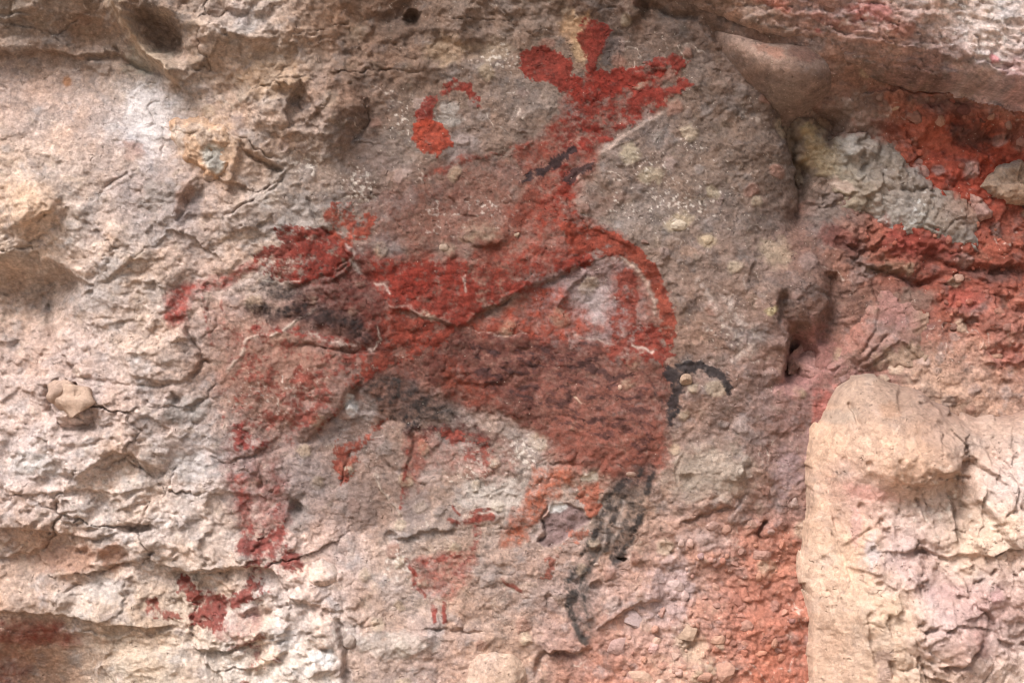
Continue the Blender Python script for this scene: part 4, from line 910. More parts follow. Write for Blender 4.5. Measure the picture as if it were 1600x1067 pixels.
# --- the pale boulder on the right
OUT_B = [(1262,1800),(1258,1050),(1256,960),(1252,900),(1256,850),(1264,790),(1262,740),(1259,706),(1272,680),(1290,655),(1298,628),(1312,604),(1336,590),(1372,588),(1410,598),(1442,614),(1470,634),(1500,640),(1530,656),(1570,650),(1620,640),(1800,600),(2100,760),(2200,1800)]
BDEPTH = tps([(1200,560,-40),(1300,598,-24),(1400,592,-24),(1500,620,-22),(1530,650,-10),(1600,640,-10),(2000,560,-30),(1262,700,-6),(1290,655,-8),(1262,850,0),(1258,1000,4),
 (1300,700,54),(1330,620,30),(1340,660,84),(1390,690,124),(1440,700,128),(1400,640,84),(1470,640,44),(1420,740,122),(1370,745,104),(1440,775,80),(1380,790,72),(1490,700,84),(1485,770,66),
 (1310,780,60),(1300,860,52),(1300,960,56),(1300,1040,58),(1340,900,88),(1350,1000,98),(1420,860,104),(1400,940,116),(1460,870,96),(1500,830,118),(1540,770,132),(1580,730,110),(1530,700,60),(1600,690,66),(1600,820,136),(1560,880,130),
 (1500,920,112),(1470,960,140),(1480,1000,148),(1500,1050,112),(1420,1040,112),(1550,1000,124),(1600,980,116),(1590,1060,140),(1500,1300,190),(1300,1300,90),(1900,1300,190),(1900,900,110),(2200,900,0),(1500,1600,220),(1900,1600,200)], 20)
def carve_b(G):
    X, Y = G.X, G.Y; h0 = G.h.copy()
    nb = fbm(X, Y, 120, 5, 601); nm = fbm(X, Y, 46, 4, 611); rd = fbm(X, Y, 70, 5, 621, kind='r')
    rough = sstep(1330, 1440, X + 60 * nb) * (1 - 0.75 * sstep(1.1, 0.6, np.hypot((X - 1385) / 105, (Y - 690) / 85))) * 0.8 + 0.16
    G.h += nb * 12 + rough * (terraces(nm + 0.3 * rd, 2.0, 0.25) * 9 + rd * 3)
    e1, e2, eid, ex, ey = worley(X + nm * 20, Y + rd * 12, 105, 43)
    G.h += ((RND[eid, 2] - 0.5) * 18 + (RND[eid, 0] - 0.5) * ex * 60 + (RND[eid, 1] - 0.5) * ey * 60) * sstep(0, 0.05, e2 - e1) * (rough - 0.16)
    c1, c2, kid, kx, ky = worley((X * f32(0.9) - Y * f32(0.35)) * f32(1.5) + nm * 30, (Y * f32(0.9) + X * f32(0.35)) * f32(0.6) + rd * 14, 82, 23)
    G.h += ((RND[kid, 2] - 0.5) * 10 + (RND[kid, 0] - 0.5) * kx * 26 + (RND[kid, 1] - 0.5) * ky * 26) * sstep(0, 0.14, c2 - c1) * rough
    G.h -= 4 * np.exp(-((c2 - c1) / 0.02) ** 2) * sstep(0.0, 0.25, fbm(X, Y, 110, 2, 631)) * rough * sstep(720, 800, Y)
    G.h += fbm(X, Y, 24, 4, 641, kind='b') * 2.6 + fbm(G.X0, G.Y0, 9, 3, 651, 0.65) * 1.6
    G.h = h0 + (G.h - h0) * (0.2 + 0.8 * sstep(4, 30, G.d))
    w1, w2, wid, wx_, wy_ = worley((X - Y * f32(0.3)) * f32(1.3) + nm * 14, (Y + X * f32(0.3)) * f32(0.7) + nm * 10, 34, 61)
    G.h += ((RND[wid, 2] - 0.5) * 7 + (RND[wid, 0] - 0.5) * wx_ * 12 + (RND[wid, 1] - 0.5) * wy_ * 12) * np.clip(rough - 0.1, 0, 1) * sstep(4, 30, G.d)
    s1, s2, sid, _, _ = worley(X, Y, 27, 67)
    G.h -= (RND[sid, 3] < 0.13) * 6 * sstep(0.3, 0.1, s1) * sstep(10, 40, G.d)
    rgb_ = random.Random(12)
    for _ in range(26):
        cx_, cy_ = rgb_.uniform(1285, 1590), rgb_.uniform(640, 1060); ln = rgb_.uniform(14, 46); an = R(rgb_.choice([62, 70, 56, 66, 20, -30]) + rgb_.uniform(-12, 12))
        p0 = (cx_ - ln * math.cos(an), cy_ - ln * math.sin(an)); p1 = (cx_ + ln * math.cos(an), cy_ + ln * math.sin(an)); pm = (cx_ + rgb_.uniform(-7, 7), cy_ + rgb_.uniform(-7, 7))
        G.ledge([p0, pm, p1], rgb_.uniform(2, 7), 26, rgb_.choice([-1, 1]))
    G.blob(1430,730,70,48,18,-8); G.blob(1380,700,60,50,8)
    G.ledge([(1420,752),(1450,760),(1478,746),(1500,752)], 14, 40, -1); G.crack([(1458,742),(1478,748),(1490,742),(1520,748)], 9, 3)
    G.crack([(1324,628),(1336,648),(1342,668)], 10, 3.5); G.ledge([(1324,628),(1342,668)], 6, 30, 1)
    G.blob(1412,620,12,26,-17,8); G.blob(1440,618,18,11,11); G.ledge([(1440,600),(1466,640),(1480,660)], 9, 40, 1)
    G.plate([(1494,740),(1540,715),(1585,750),(1590,790),(1560,812),(1515,780)], 8, 5); G.crack([(1556,812),(1580,796),(1590,760),(1570,724),(1540,706)], 9, 3)
    G.crack([(1480,764),(1490,800),(1494,830),(1500,856)], 11, 3.5); G.crack([(1432,776),(1440,800),(1444,812)], 7, 2.6); G.ledge([(1480,764),(1494,830),(1500,856)], 9, 40, 1)
    G.blob(1470,980,66,52,20,-10); G.crack([(1434,1004),(1448,980),(1490,982)], 12, 4); G.plate([(1440,985),(1500,985),(1500,1040),(1450,1040)], -5, 6)
    G.ledge([(1450,1040),(1500,1040),(1530,1010),(1538,980)], 15, 40, -1); G.crack([(1470,1044),(1510,1038),(1536,1000)], 9, 4)
    G.crack([(1392,1030),(1398,1060)], 10, 4); G.crack([(1388,955),(1394,1005)], 7, 2.5); G.crack([(1520,915),(1545,900),(1556,884)], 9, 2.5)
    G.blob(1456,870,30,26,-9); G.ledge([(1430,862),(1462,868),(1474,880)], 9, 26, 1); G.blob(1374,912,9,6,-9); G.blob(1292,922,4,3,-5); G.blob(1440,850,8,6,-7); G.blob(1386,823,3,3,-6)
    G.ledge([(1290,760),(1310,860),(1350,960),(1370,1067)], 8, 50, 1); G.crack([(1296,830),(1306,860),(1312,890)], 6, 2)
    G.blob(1555,925,18,24,6); G.blob(1592,985,20,26,-9); G.crack([(1575,820),(1560,850)],5,2)
def colour_b(G):
    pts = []
    def c(x, y, rgb): pts.append((x, y, alb(rgb)))
    for x, y, rgb in [(1290,680,(222,186,152)),(1330,620,(186,160,136)),(1400,620,(178,152,130)),(1480,610,(172,138,118)),(1550,600,(174,138,120)),(1600,600,(172,134,116)),(1480,650,(190,162,140)),(1560,670,(200,172,148)),(1350,700,(226,190,158)),(1400,740,(232,196,160)),(1450,720,(212,172,138)),(1520,700,(222,196,174)),(1580,740,(226,204,188)),
        (1290,800,(226,194,162)),(1280,900,(228,198,168)),(1280,1000,(220,188,158)),(1330,1000,(226,194,162)),(1340,850,(230,196,160)),(1340,780,(222,178,160)),(1340,930,(232,200,166)),(1390,780,(226,196,178)),(1440,800,(224,202,184)),(1440,870,(206,176,162)),(1400,870,(212,190,184)),(1480,820,(208,184,160)),
        (1540,850,(232,206,176)),(1500,880,(230,204,172)),(1580,900,(226,200,180)),(1470,920,(204,172,164)),(1550,930,(204,170,164)),(1400,960,(232,206,172)),(1460,990,(216,192,182)),(1500,1020,(196,158,142)),(1530,990,(212,180,168)),(1580,1000,(212,184,170)),(1420,1040,(230,204,172)),(1370,1050,(220,190,160)),(1560,1050,(234,212,190)),(1480,1060,(226,198,172)),(1900,900,(206,178,152)),(1500,1400,(200,172,146)),(1300,1400,(196,166,140))]: c(x, y, rgb)
    pts = [(x, y, c * np.array([0.84, 0.765, 0.775], f32)) for x, y, c in pts]
    G.col = vary(sample(shepard(pts, 30), G.X + fbm(G.X0, G.Y0, 30, 4, 661) * 22, G.Y + fbm(G.X0, G.Y0, 30, 4, 667) * 22), G.X0, G.Y0, 0.42, 5)
    G.tint_blob(1355,770,46,14,(214,150,136),0.6,10); G.tint_blob(1335,820,10,40,(196,146,138),0.6); G.tint_blob(1360,860,14,30,(196,182,182),0.6); G.tint_blob(1390,640,20,14,(168,126,98),0.6); G.tint_blob(1550,930,16,20,(176,130,130),0.6)
    G.tint_blob(1310,650,40,14,(170,150,134),0.5); G.tint_blob(1480,925,34,14,(184,146,140),0.6); G.tint_blob(1380,1040,16,36,(160,128,116),0.6); G.tint_blob(1590,990,24,24,(150,124,114),0.5); G.tint_blob(1530,1000,16,30,(190,142,130),0.6)
    G.speckle(1320,980,50,120,(176,150,140),-0.2,9,0.5); G.speckle(1450,860,90,90,(196,166,156),-0.1,9,0.5); G.speckle(1500,780,140,100,(240,222,204),-0.15,12,0.5); G.speckle(1560,980,70,90,(190,150,140),-0.14,9,0.5)
boulder, GB = solid_rock(OUT_B, 4, 13, 'boulder', M_BOULDER, (1190,540,2230,1500), 1.9, BDEPTH, 3, 46, 1.0, carve_b, colour_b, rag=16, warp=0.3,
    label='large pale cream boulder with broken pinkish faces at lower right', category='boulder')

# --- the overhanging ledge, top right
OUT_O = [(940,-900),(985,-60),(1004,-6),(1040,12),(1090,30),(1130,40),(1170,60),(1230,72),(1290,84),(1330,118),(1380,134),(1440,140),(1490,136),(1530,128),(1570,142),(1610,150),(1800,170),(2500,180),(2500,-900)]
ODEPTH = tps([(900,-600,480),(1600,-600,540),(2400,-600,600),(950,-100,70),(1050,-60,90),(1200,-100,110),(1500,-100,140),(2000,-100,170),(1050,0,20),(1150,40,14),(1250,50,36),(1300,90,10),(1350,60,50),(1400,120,0),(1460,134,10),(1400,30,92),(1440,60,92),(1480,30,120),(1480,100,80),(1540,60,136),(1550,105,128),(1600,60,146),(1600,125,132),(1600,0,140),(1500,0,120),(1900,100,140),(2400,100,200)], 60)
def carve_o(G):
    X, Y = G.X, G.Y
    nb = fbm(X - Y, Y + 0.4 * X, 110, 5, 701); nm = fbm(X * f32(0.7) - Y, Y * f32(1.4) + X * f32(0.3), 40, 4, 711)
    G.h += nb * 12 + terraces(nm, 2.6) * 15 + fbm(X, Y, 22, 4, 721, kind='b') * 6 + fbm(G.X0, G.Y0, 8, 3, 731) * 1.6
    p1, p2, pid, kx, ky = worley(X, Y, 46, 29)
    G.h += ((RND[pid, 0] - 0.5) * kx + (RND[pid, 1] - 0.5) * ky) * 14 * sstep(0, 0.1, p2 - p1)
    G.ledge([(1060,20),(1140,44),(1200,62),(1260,66)], 9, 30, -1); G.ledge([(1180,60),(1220,66),(1246,50),(1240,36)], 9, 30, -1)
    G.ledge([(1480,60),(1500,92),(1530,126),(1580,140),(1620,146)], 20, 60, -1)
    G.ledge([(1300,60),(1370,70),(1440,84),(1500,100),(1530,128)], 13, 40, -1); G.ledge([(1330,76),(1400,100),(1470,116)], 8, 30, -1)
    G.ledge([(1360,20),(1400,40),(1380,30)],6,30,-1); G.blob(1448,15,6,4,-8); G.blob(1582,40,16,9,-9); G.crack([(1240,-10),(1290,10),(1330,30),(1380,40)],5,3)
    G.crack([(1290,40),(1340,60),(1420,74),(1480,92)],8,4)
def colour_o(G):
    pts = [(x, y, alb(c)) for x, y, c in [(1040,-20,(140,112,98)),(1100,10,(150,120,104)),(1180,20,(172,140,124)),(1250,10,(184,134,120)),(1320,20,(196,150,140)),(1220,52,(166,136,118)),(1300,60,(164,132,118)),(1380,50,(180,134,122)),(1360,100,(150,120,104)),(1440,90,(158,116,106)),(1430,30,(206,178,168)),(1500,30,(204,178,166)),(1560,20,(214,194,184)),(1540,80,(220,202,194)),(1590,70,(208,182,174)),(1500,110,(160,122,114)),(1590,125,(190,150,146)),(1450,128,(140,108,98)),(1700,60,(206,180,170)),(2200,60,(196,168,156)),(1500,-200,(190,162,150)),(1500,-600,(176,150,138)),(1000,-400,(156,130,114))]]
    G.col = vary(sample(shepard(pts, 34), G.X + fbm(G.X0, G.Y0, 40, 4, 741) * 24, G.Y + fbm(G.X0, G.Y0, 40, 4, 743) * 16), G.X0, G.Y0, 1.0, 9)
    bed = fbm(G.X * f32(0.3), G.Y - G.X * f32(0.22) + 8 * fbm(G.X0, G.Y0, 60, 2, 751), 9, 4, 747, 0.6)[..., None]
    G.col = np.clip(G.col * (1 + bed * np.array([0.7, 0.6, 0.58], f32)), 0.02, 0.7)
    G.tint_blob(1360,22,40,18,(196,104,98),0.55); G.tint_blob(1210,8,40,12,(190,104,82),0.6,20); G.tint_blob(1300,34,50,10,(180,112,96),0.5,20); G.tint_blob(1405,48,26,14,(176,100,80),0.5); G.tint_blob(1549,96,10,7,(206,120,124),0.8); G.tint_blob(1580,110,26,20,(176,126,126),0.5); G.tint_blob(1276,48,6,5,(206,120,112),0.7)
    G.speckle(1340,30,80,50,(222,196,186),-0.05,10,0.6,20); G.speckle(1530,60,90,80,(236,224,216),-0.05,9,0.6)
ledge, GO = solid_rock(OUT_O, 6, 26, 'rock_ledge', M_ROCK, (960,-640,2400,220), 1.9, ODEPTH, 5, 90, 0.6, carve_o, colour_o,
    label='overhanging pinkish rock ledge with a white lit edge across the top right', category='rock ledge')

# --- the dark rounded boss under it
def simple(rgb, a, terr=0.0, amp=4.0, scale=40, seed=0, extra=None, facet=0.0, fsc=40):
    def carve(G):
        n = fbm(G.X, G.Y, scale, 4, 801 + seed)
        G.h += n * amp + fbm(G.X0, G.Y0, 9, 3, 811 + seed) * 1.2
        if terr: G.h += terraces(n, 2.5) * terr
        if facet:
            f1, f2, fid, kx, ky = worley(G.X, G.Y, fsc, 31 + seed)
            G.h += ((RND[fid, 2] - 0.5) * facet * 0.6 + (RND[fid, 0] - 0.5) * kx * facet * 2 + (RND[fid, 1] - 0.5) * ky * facet * 2) * sstep(0, 0.12, f2 - f1)
        if extra and extra[0]: extra[0](G)
    def colour(G):
        flat_colour(G, rgb, a, seed)
        if extra and extra[1]: extra[1](G)
    return carve, colour
c1_, c2_ = simple((140,112,98), 0.7, 0, 4, 50, 1, (None,
    lambda G: (G.tint_blob(1180,80,60,30,(176,142,124),0.8,40), G.tint_blob(1200,85,26,14,(166,108,84),0.6,20), G.tint_blob(1250,90,34,16,(112,74,62),0.7), G.tint_blob(1220,150,30,24,(150,126,112),0.7), G.speckle(1170,60,60,40,(90,72,64),-0.12,6,0.6,40))))
boss, _ = solid_rock([(1094,22),(1124,30),(1160,48),(1194,62),(1236,62),(1278,72),(1306,100),(1310,134),(1294,166),(1262,184),(1230,186),(1200,166),(1164,128),(1130,88)], 62, 50, 'rounded_rock', M_ROCK, (1060,-10,1340,220), 1.9, None, 7, 40, 0.6, c1_, c2_, warp=0.5, blur=10,
    label='smooth dark brown rounded rock swelling out below the top right ledge', category='rock')

# --- the crust of grey and cream mineral
def carve_c(G):
    h0 = G.h.copy()
    f1, f2, fid, kx, ky = worley(G.X, G.Y, 30, 37); g1_, g2_, gi, _, _ = worley(G.X, G.Y, 13, 39)
    lump = sstep(1290, 1330, G.X)
    G.h += lump * (((RND[fid, 2] - 0.3) * 10 + (RND[fid, 0] - 0.5) * kx * 16 + (RND[fid, 1] - 0.5) * ky * 16) * sstep(0, 0.2, f2 - f1) + 2.2 * np.clip(1 - (g1_ / 0.7) ** 2, 0, 1)) + fbm(G.X, G.Y, 50, 4, 821) * 10 + fbm(G.X0, G.Y0, 8, 3, 823) * 2.2 + fbm(G.X, G.Y, 20, 3, 829, kind='b') * 4
    G.h = h0 + (G.h - h0) * 0.95
    G.ledge([(1262,276),(1300,300),(1340,300),(1380,330)], 9, 30, -1); G.ledge([(1300,215),(1312,240),(1340,256)], 9, 24, -1); G.crack([(1340,236),(1352,256),(1340,272)], 7, 3)
    G.blob(1330,236,15,22,14); G.blob(1360,232,16,16,10); G.plate([(1376,246),(1392,234),(1410,250),(1398,274)],5,4); G.crack([(1400,300),(1440,296),(1480,310)],6,4)
def colour_c(G):
    pts = [(x, y, alb(c)) for x, y, c in [(1255,195,(196,172,130)),(1270,230,(198,174,132)),(1290,260,(204,186,152)),(1320,290,(196,180,158)),(1330,235,(200,196,192)),(1360,230,(162,154,148)),(1390,255,(158,146,134)),(1430,260,(176,164,158)),(1360,280,(186,174,162)),(1400,310,(180,168,158)),(1440,310,(176,166,158)),(1490,330,(176,150,136)),(1520,320,(184,146,130)),(1385,340,(204,202,200)),(1430,340,(190,184,176)),(1470,360,(172,162,152)),(1520,380,(186,178,172)),(1330,330,(174,160,138)),(1545,395,(150,136,128))]]
    pts = [(x, y, c * np.array([0.62, 0.565, 0.53], f32)) for x, y, c in pts]
    G.col = vary(sample(shepard(pts, 18), G.X + fbm(G.X0, G.Y0, 20, 3, 831) * 12, G.Y), G.X0, G.Y0, 0.8, 13)
    em = (sstep(20, 2, G.d + 26 * fbm(G.X0, G.Y0, 22, 4, 835)) * 0.75)[..., None]
    G.col = G.col * (1 - em) + sample(COLMAP, G.X0, G.Y0) * em        # red earth sticks to its edges
    G.speckle(1280,240,50,50,(128,104,72),-0.05,6,0.6); G.speckle(1420,330,90,50,(200,198,194),-0.1,8,0.6); G.speckle(1400,260,60,40,(184,178,172),-0.1,9,0.5); G.tint_blob(1310,288,26,8,(200,170,154),0.7,10)
crust, _ = solid_rock([(1238,196),(1246,182),(1270,182),(1290,196),(1304,214),(1322,206),(1346,204),(1380,212),(1414,224),(1432,248),(1450,270),(1486,292),(1520,306),(1546,326),(1552,350),(1548,376),(1556,402),(1530,408),(1490,396),(1450,384),(1410,372),(1372,356),(1330,346),(1306,326),(1290,298),(1262,276),(1250,246)],
    14, 40, 'mineral_crust', M_CRUST, (1200,150,1600,450), 1.7, None, 11, 30, 0.6, carve_c, colour_c, warp=1.4, rag=9,
    label='knobbly band of cream and pale grey mineral crust between two red layers', category='mineral crust')

# --- other stones held in the face
c1_, c2_ = simple((158,116,102), 0.9, 6, 6, 60, 3, (lambda G: (G.crack([(1362,450),(1374,480),(1366,516),(1340,560)], 7, 3), G.ledge([(1380,520),(1400,530),(1350,580)], 8, 40, 1), G.crack([(1384,520),(1360,552),(1336,582)], 6, 2.5)),
    lambda G: (G.tint_blob(1460,500,50,70,(164,128,106),0.8), G.tint_blob(1400,480,40,40,(160,108,102),0.6), G.tint_blob(1330,500,30,60,(166,104,88),0.6), G.tint_blob(1420,565,60,30,(172,142,116),0.7), G.tint_blob(1450,460,30,16,(120,102,92),0.6), G.tint_blob(1280,570,40,40,(182,126,118),0.6), G.speckle(1300,570,60,50,(206,168,158),-0.1,8,0.5))), 9, 56)
solid_rock([(1300,490),(1318,456),(1344,440),(1380,434),(1424,446),(1462,466),(1486,506),(1480,548),(1460,576),(1420,592),(1370,592),(1330,606),(1280,616),(1244,600),(1250,570),(1278,540),(1292,516)], 14, 80, 'rock_mass', M_ROCK, (1210,400,1530,650), 1.9, None, 15, 40, 0.55, c1_, c2_, warp=0.8, rag=22,
    label='rounded pinkish brown rock mass just above the pale boulder', category='rock')
c1_, c2_ = simple((202,160,126), 0.9, 5, 5, 30, 4, (lambda G: (G.plate([(316,236),(330,226),(352,232),(350,262),(332,272),(318,256)], -5, 4), G.crack([(330,228),(336,246),(320,256)], 4, 2)),
    lambda G: (G.tint_poly([(316,236),(330,226),(352,232),(350,262),(338,274),(320,258)], (196,188,176), 4, 0.9), G.tint_poly([(326,244),(340,240),(348,256),(334,266)], (140,132,124), 4, 0.7), G.tint_blob(280,220,14,26,(200,184,172),0.6), G.tint_blob(326,282,10,7,(196,170,156),0.8))), 7, 30)
solid_rock([(256,184),(280,172),(320,172),(352,182),(374,206),(378,226),(366,250),(352,278),(330,292),(312,286),(304,268),(286,258),(272,240),(258,222)], 20, 40, 'knobbly_stone', M_ROCK, (226,142,410,320), 1.6, None, 17, 30, 0.5, c1_, c2_, warp=0.7,
    label='orange tan rock knob with a grey chipped face, upper left', category='stone')
c1_, c2_ = simple((208,178,162), 0.8, 0, 4, 30, 5, (None, lambda G: (G.tint_blob(496,892,10,9,(226,190,172),0.8), G.tint_blob(496,908,5,4,(130,112,104),0.7))), 5, 30)
solid_rock([(476,892),(484,876),(504,870),(526,876),(538,892),(538,910),(524,924),(502,928),(484,922),(474,908)], 18, 30, 'knobbly_stone', M_ROCK, (450,846,566,952), 1.6, None, 19, 30, 0.5, c1_, c2_, warp=0.6,
    label='small round beige rock knob beside the lower left red blotch', category='stone')
c1_, c2_ = simple((204,170,146), 0.6, 0, 4, 40, 6, (None, lambda G: G.tint_blob(760,1040,40,30,(196,158,136),0.5)), 3, 50)
solid_rock([(716,1120),(720,1060),(728,1028),(744,1014),(776,1010),(806,1016),(824,1034),(828,1060),(826,1120)], 28, 40, 'cobble', M_ROCK, (690,985,855,1135), 1.7, None, 21, 30, 0.5, c1_, c2_, warp=0.5,
    label='rounded beige cobble half cut off by the bottom edge', category='stone')
for out, rgb, box, lab, sd_ in (
    ([(1524,292),(1540,272),(1562,256),(1590,246),(1640,240),(1650,330),(1600,328),(1570,324),(1540,306)], (178,146,122), (1500,220,1670,350), 'angular tan stone stuck in the red bed at the right edge', 8),
    ([(1508,300),(1526,304),(1546,316),(1554,332),(1548,344),(1532,348),(1518,334)], (182,136,122), (1486,280,1576,368), 'flat pinkish pebble at the right end of the grey crust', 9),
    ([(1580,278),(1610,286),(1630,320),(1604,328),(1588,304)], (100,66,62), (1560,256,1650,346), 'dark maroon wedge of stone beside the tan stone at the right edge', 10)):
    c1_, c2_ = simple(rgb, 1.0, 5, 4, 30, sd_, None, 20, 34)
    solid_rock(out, 24 if sd_ != 10 else 30, 18, 'wedged_stone', M_ROCK, box, 1.7, None, 23 + sd_, 30, 0.5, c1_, c2_, warp=0.6, rag=14, label=lab, category='stone')

# ------------------------------------------------------------------ loose stones and pebbles
def surface(px, py):
    """Point of the face seen at photo millimetre (px, py), and its outward normal."""
    p, q = px, py
    for _ in range(4):
        j = min(max(np.searchsorted(F.xs, p), 0), len(F.xs) - 1); i = min(max(np.searchsorted(F.ys, q), 0), len(F.ys) - 1)
        k = (1000 * D - F.h[i, j]) / (1000 * D); p = 800 + (px - 800) * k; q = 533.5 + (py - 533.5) * k
    return CO[i, j].copy(), NO[max(i-3,0):i+4, max(j-3,0):j+4].reshape(-1, 3).mean(0)

def stone_mesh(name, seed, sub, cuts, rough=0.06):
    bm = bmesh.new(); bmesh.ops.create_icosphere(bm, subdivisions=sub, radius=1.0)
    rg = np.random.default_rng(seed)
    v = np.array([x.co[:] for x in bm.verts])
    for _ in range(cuts):
        n = rg.normal(size=3); n /= np.linalg.norm(n); dlim = rg.uniform(0.55, 0.85)
        ex = np.clip(v @ n - dlim, 0, None); v -= ex[:, None] * n * 0.985
    fr = rg.normal(size=(14, 3)) * rg.uniform(1, 7, (14, 1)); ph = rg.uniform(0, 6.28, 14)
    am = rough / (1 + np.linalg.norm(fr, axis=1) * 0.35)
    v *= (1 + (np.sin(v @ fr.T + ph) * am).sum(1))[:, None]
    for x, c in zip(bm.verts, v): x.co = c
    me = bpy.data.meshes.new(name); bm.to_mesh(me); bm.free()
    me.materials.append(M_STONE)
    if sub > 2: me.polygons.foreach_set('use_smooth', np.ones(len(me.polygons), bool))
    return me

def place(o, px, py, size, out=0.2, rot=None, rgb=(170,150,130), seed=0, mix=0.5):
    p, n = surface(px, py); rg = random.Random(seed)
    p = p + n * (size[1] / 1000) * out
    o.location = p.tolist(); o.scale = (size[0] / 1000, size[1] / 1000, size[2] / 1000)
    o.rotation_euler = (rg.uniform(-.3, .3), rot if rot is not None else rg.uniform(0, 6.28), rg.uniform(-.3, .3))
    c = alb(rgb); c = c * (1 - mix) + mix * ROCK_COL[min(np.searchsorted(F.ys, py), len(F.ys) - 1), min(np.searchsorted(F.xs, px), len(F.xs) - 1)]; o.color = (float(c[0]), float(c[1]), float(c[2]), 1)

big_stone = stone_mesh('stone', 5, 5, 14, 0.16)
o = link('stone', big_stone, label='blocky tan stone jutting out of the pale wall at far left', category='stone'); place(o, 114, 628, (41, 36, 38), 0.28, 0.5, (186,152,126), 3, 0.2)
o = link('stone', stone_mesh('stone', 11, 4, 7, 0.1), label='smaller brown stone lodged on the upper left of the jutting stone', category='stone'); place(o, 96, 610, (22, 22, 22), 0.5, 0.2, (172,140,118), 4, 0.2)
o = link('pebble', stone_mesh('pebble', 21, 4, 3, 0.06), label='small cream pebble set inside the curl of the black tail', category='pebble'); place(o, 1071, 593, (9.5, 8, 9), 0.3, 0.0, (196,164,132), 5)
VAR = [stone_mesh('pebble', 100 + i, 2, 4 + i % 4, 0.08) for i in range(10)]
PB = [ # pebbles one can pick out: x, y, half width, half height, colour
 (1060,350,15,10,(182,160,130)),(1104,373,12,9,(176,152,120)),(1428,184,15,11,(142,118,104)),(1468,190,9,14,(182,152,124)),(1398,168,7,4,(196,152,110)),(1507,172,14,9,(96,60,58)),(1532,188,9,6,(84,62,56)),(1548,182,8,5,(200,150,120)),(1576,194,5,8,(150,132,116)),
 (1543,150,12,6,(176,148,128)),(1375,152,7,7,(150,114,98)),(1449,155,5,5,(130,106,94)),(1594,222,8,9,(140,122,110)),(1437,238,10,8,(196,92,58)),(1434,252,10,7,(182,148,138)),(1438,272,14,14,(172,156,146)),(1385,338,8,12,(206,204,204)),(1330,222,8,14,(210,208,206)),(1330,246,12,7,(212,210,206)),
 (1240,787,9,14,(182,160,150)),(1112,820,12,9,(150,124,116)),(1132,826,10,9,(192,142,118)),(1172,818,9,8,(170,132,112)),(1157,861,9,8,(160,132,120)),(1190,866,15,11,(158,136,126)),(1163,930,6,14,(206,132,106)),(1152,940,9,14,(176,114,96)),(1158,948,8,7,(188,132,114)),
 (1166,976,12,9,(172,140,124)),(1158,962,10,6,(186,132,116)),(1122,998,12,10,(196,138,112)),(1130,1048,20,18,(176,138,116)),(1072,988,17,20,(192,158,132)),(1055,1024,15,9,(194,164,146)),(1238,968,6,5,(120,100,104)),(1209,1004,5,8,(196,152,126)),(1216,1014,6,7,(160,136,130)),(1102,1056,14,7,(176,128,106)),
 (1056,912,15,12,(192,164,154)),(1110,872,8,8,(200,146,132)),(1116,880,6,6,(190,132,112)),(1094,868,6,6,(150,124,132)),(1068,930,8,10,(204,166,156)),(1080,940,14,10,(194,148,134)),(1034,960,18,8,(210,176,166)),(1020,1012,9,9,(206,160,156)),(990,968,20,18,(196,176,176)),(964,1006,20,16,(186,156,152)),(1000,1056,24,12,(204,176,150)),
 (1060,1050,8,8,(196,160,150)),(1024,1000,8,7,(214,176,150)),(1186,1020,12,5,(206,146,116)),(1160,1004,7,5,(196,130,100)),(1220,850,6,10,(196,128,100)),(1240,846,4,6,(186,112,84)),(1186,900,6,6,(204,150,120)),(1146,880,7,6,(196,142,124)),(1064,846,7,6,(210,172,156)),(1078,846,6,7,(222,176,160)),(1204,830,9,7,(160,138,130)),
 (1490,510,8,7,(120,96,88)),(1496,434,9,8,(186,140,124)),(1560,486,8,7,(150,116,98)),(1534,540,10,9,(204,158,134)),(1556,556,10,7,(148,124,98)),(1458,300,6,6,(176,164,158)),(1590,470,7,6,(190,120,98)),(1573,510,9,7,(150,112,98)),(1515,470,6,5,(190,120,98)),(1540,455,6,6,(170,110,92)),
 (545,1000,11,13,(186,168,156)),(548,985,7,6,(176,158,148)),(612,950,6,5,(190,170,156)),(1158,736,8,8,(164,150,138)),(984,740,9,6,(158,124,104)),(968,604,4,4,(206,166,140)),(1006,378,7,5,(120,80,70)),(806,366,6,4,(200,170,140)),(694,385,8,6,(186,162,140)),(930,880,5,4,(190,170,156)),(1030,1066,9,7,(202,172,152)),
]
for i, (x, y, a_, b_, rgb) in enumerate(PB):
    o = link('pebble', VAR[i % 10], rock_face)
    place(o, x, y, (a_ * 1.08, min(a_, b_) * 0.85, b_ * 1.08), -0.2 if a_ < 12 else -0.42, None if a_ == b_ else random.Random(i).uniform(-.25, .25), rgb, i)
rg = random.Random(4)
n_more = 0
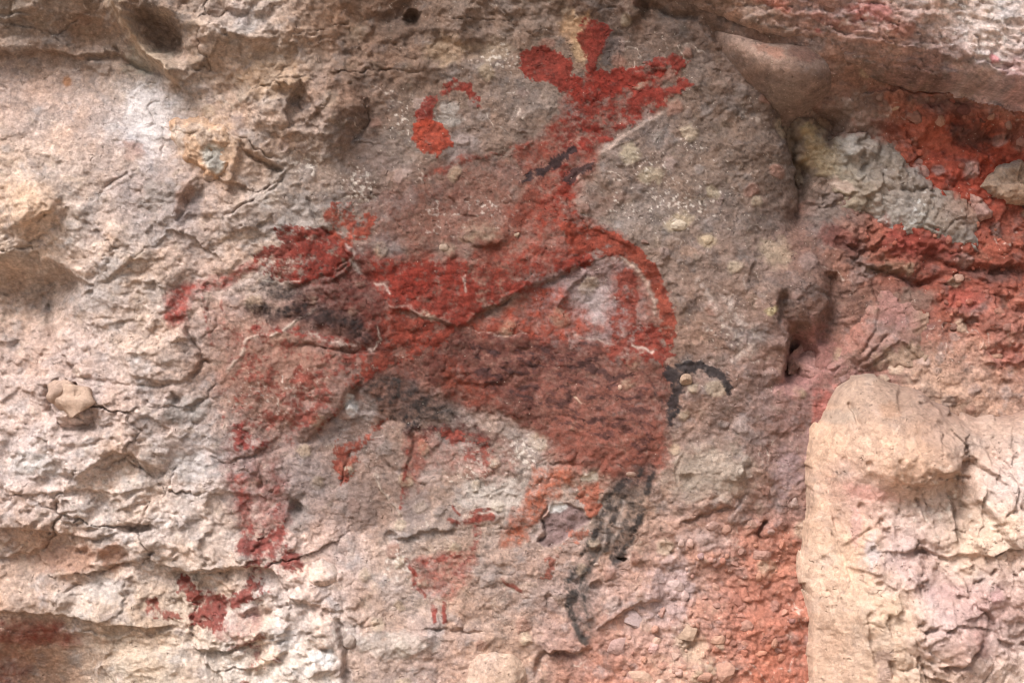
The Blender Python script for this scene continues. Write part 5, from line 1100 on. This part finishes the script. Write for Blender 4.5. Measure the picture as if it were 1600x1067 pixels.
while n_more < 80:
    lowb = rg.random() < 0.62
    if lowb: x, y = rg.uniform(960, 1252), rg.uniform(830, 1067)
    else: x, y = rg.uniform(1300, 1600), rg.uniform(150, 560)
    j = np.searchsorted(F.xs, x); i = np.searchsorted(F.ys, y)
    if W_RED[i, j] < 0.6: continue
    s = rg.choice([3, 3.5, 4, 4, 5, 6, 7])
    rgb = rg.choice([(204,142,112),(190,128,104),(176,124,108),(206,156,132),(160,124,112),(196,120,92)] if lowb else [(190,100,74),(176,110,90),(150,96,80),(196,132,104),(130,88,78)])
    o = link('pebble', VAR[rg.randrange(10)], rock_face)
    place(o, x, y, (s * rg.uniform(.8, 1.4), s * 0.8, s), -0.05, None, rgb, 1000 + n_more); n_more += 1

# ------------------------------------------------------------------ the ground in front of the shelter
gm_ = bpy.data.materials.new('dry_earth'); gm_.use_nodes = True
N = gm_.node_tree.nodes; L = gm_.node_tree.links
nz = N.new('ShaderNodeTexNoise'); nz.inputs['Scale'].default_value = 6; nz.inputs['Detail'].default_value = 8
cr = N.new('ShaderNodeValToRGB'); cr.color_ramp.elements[0].color = (0.20, 0.145, 0.10, 1); cr.color_ramp.elements[1].color = (0.40, 0.31, 0.23, 1)
gg = N.new('ShaderNodeNewGeometry'); L.new(gg.outputs['Position'], nz.inputs['Vector']); L.new(nz.outputs['Fac'], cr.inputs[0]); L.new(cr.outputs[0], N['Principled BSDF'].inputs['Base Color'])
bp = N.new('ShaderNodeBump'); bp.inputs['Strength'].default_value = 0.6; bp.inputs['Distance'].default_value = 0.02; L.new(nz.outputs['Fac'], bp.inputs['Height']); L.new(bp.outputs[0], N['Principled BSDF'].inputs['Normal'])
N['Principled BSDF'].inputs['Roughness'].default_value = 0.95
gx = lines_axis(-600, -2, 2, 600, 0.05) if False else np.unique(np.concatenate([-np.geomspace(3, 600, 30), np.linspace(-3, 3, 121), np.geomspace(3, 600, 30)]))
gy_ = np.unique(np.concatenate([-np.geomspace(4, 600, 30), np.linspace(-4, 1, 101), np.geomspace(1, 600, 20)]))
A, B = np.meshgrid(gx, gy_)
hz = fbm(A.astype(f32), B.astype(f32), 0.9, 5, 901) * 0.04 * np.exp(-np.hypot(A, B) / 30)
i = np.arange(A.size).reshape(A.shape)
gq = np.stack([i[:-1, :-1], i[:-1, 1:], i[1:, 1:], i[1:, :-1]], -1).reshape(-1, 4)
gme = mesh_from('ground', np.stack([A, B, hz - 0.0], -1).astype(f32), gq, np.full(A.shape + (3,), 0.3, f32), gm_)
link('ground', gme, kind='structure', label='dry earth floor in front of the rock shelter', category='ground')
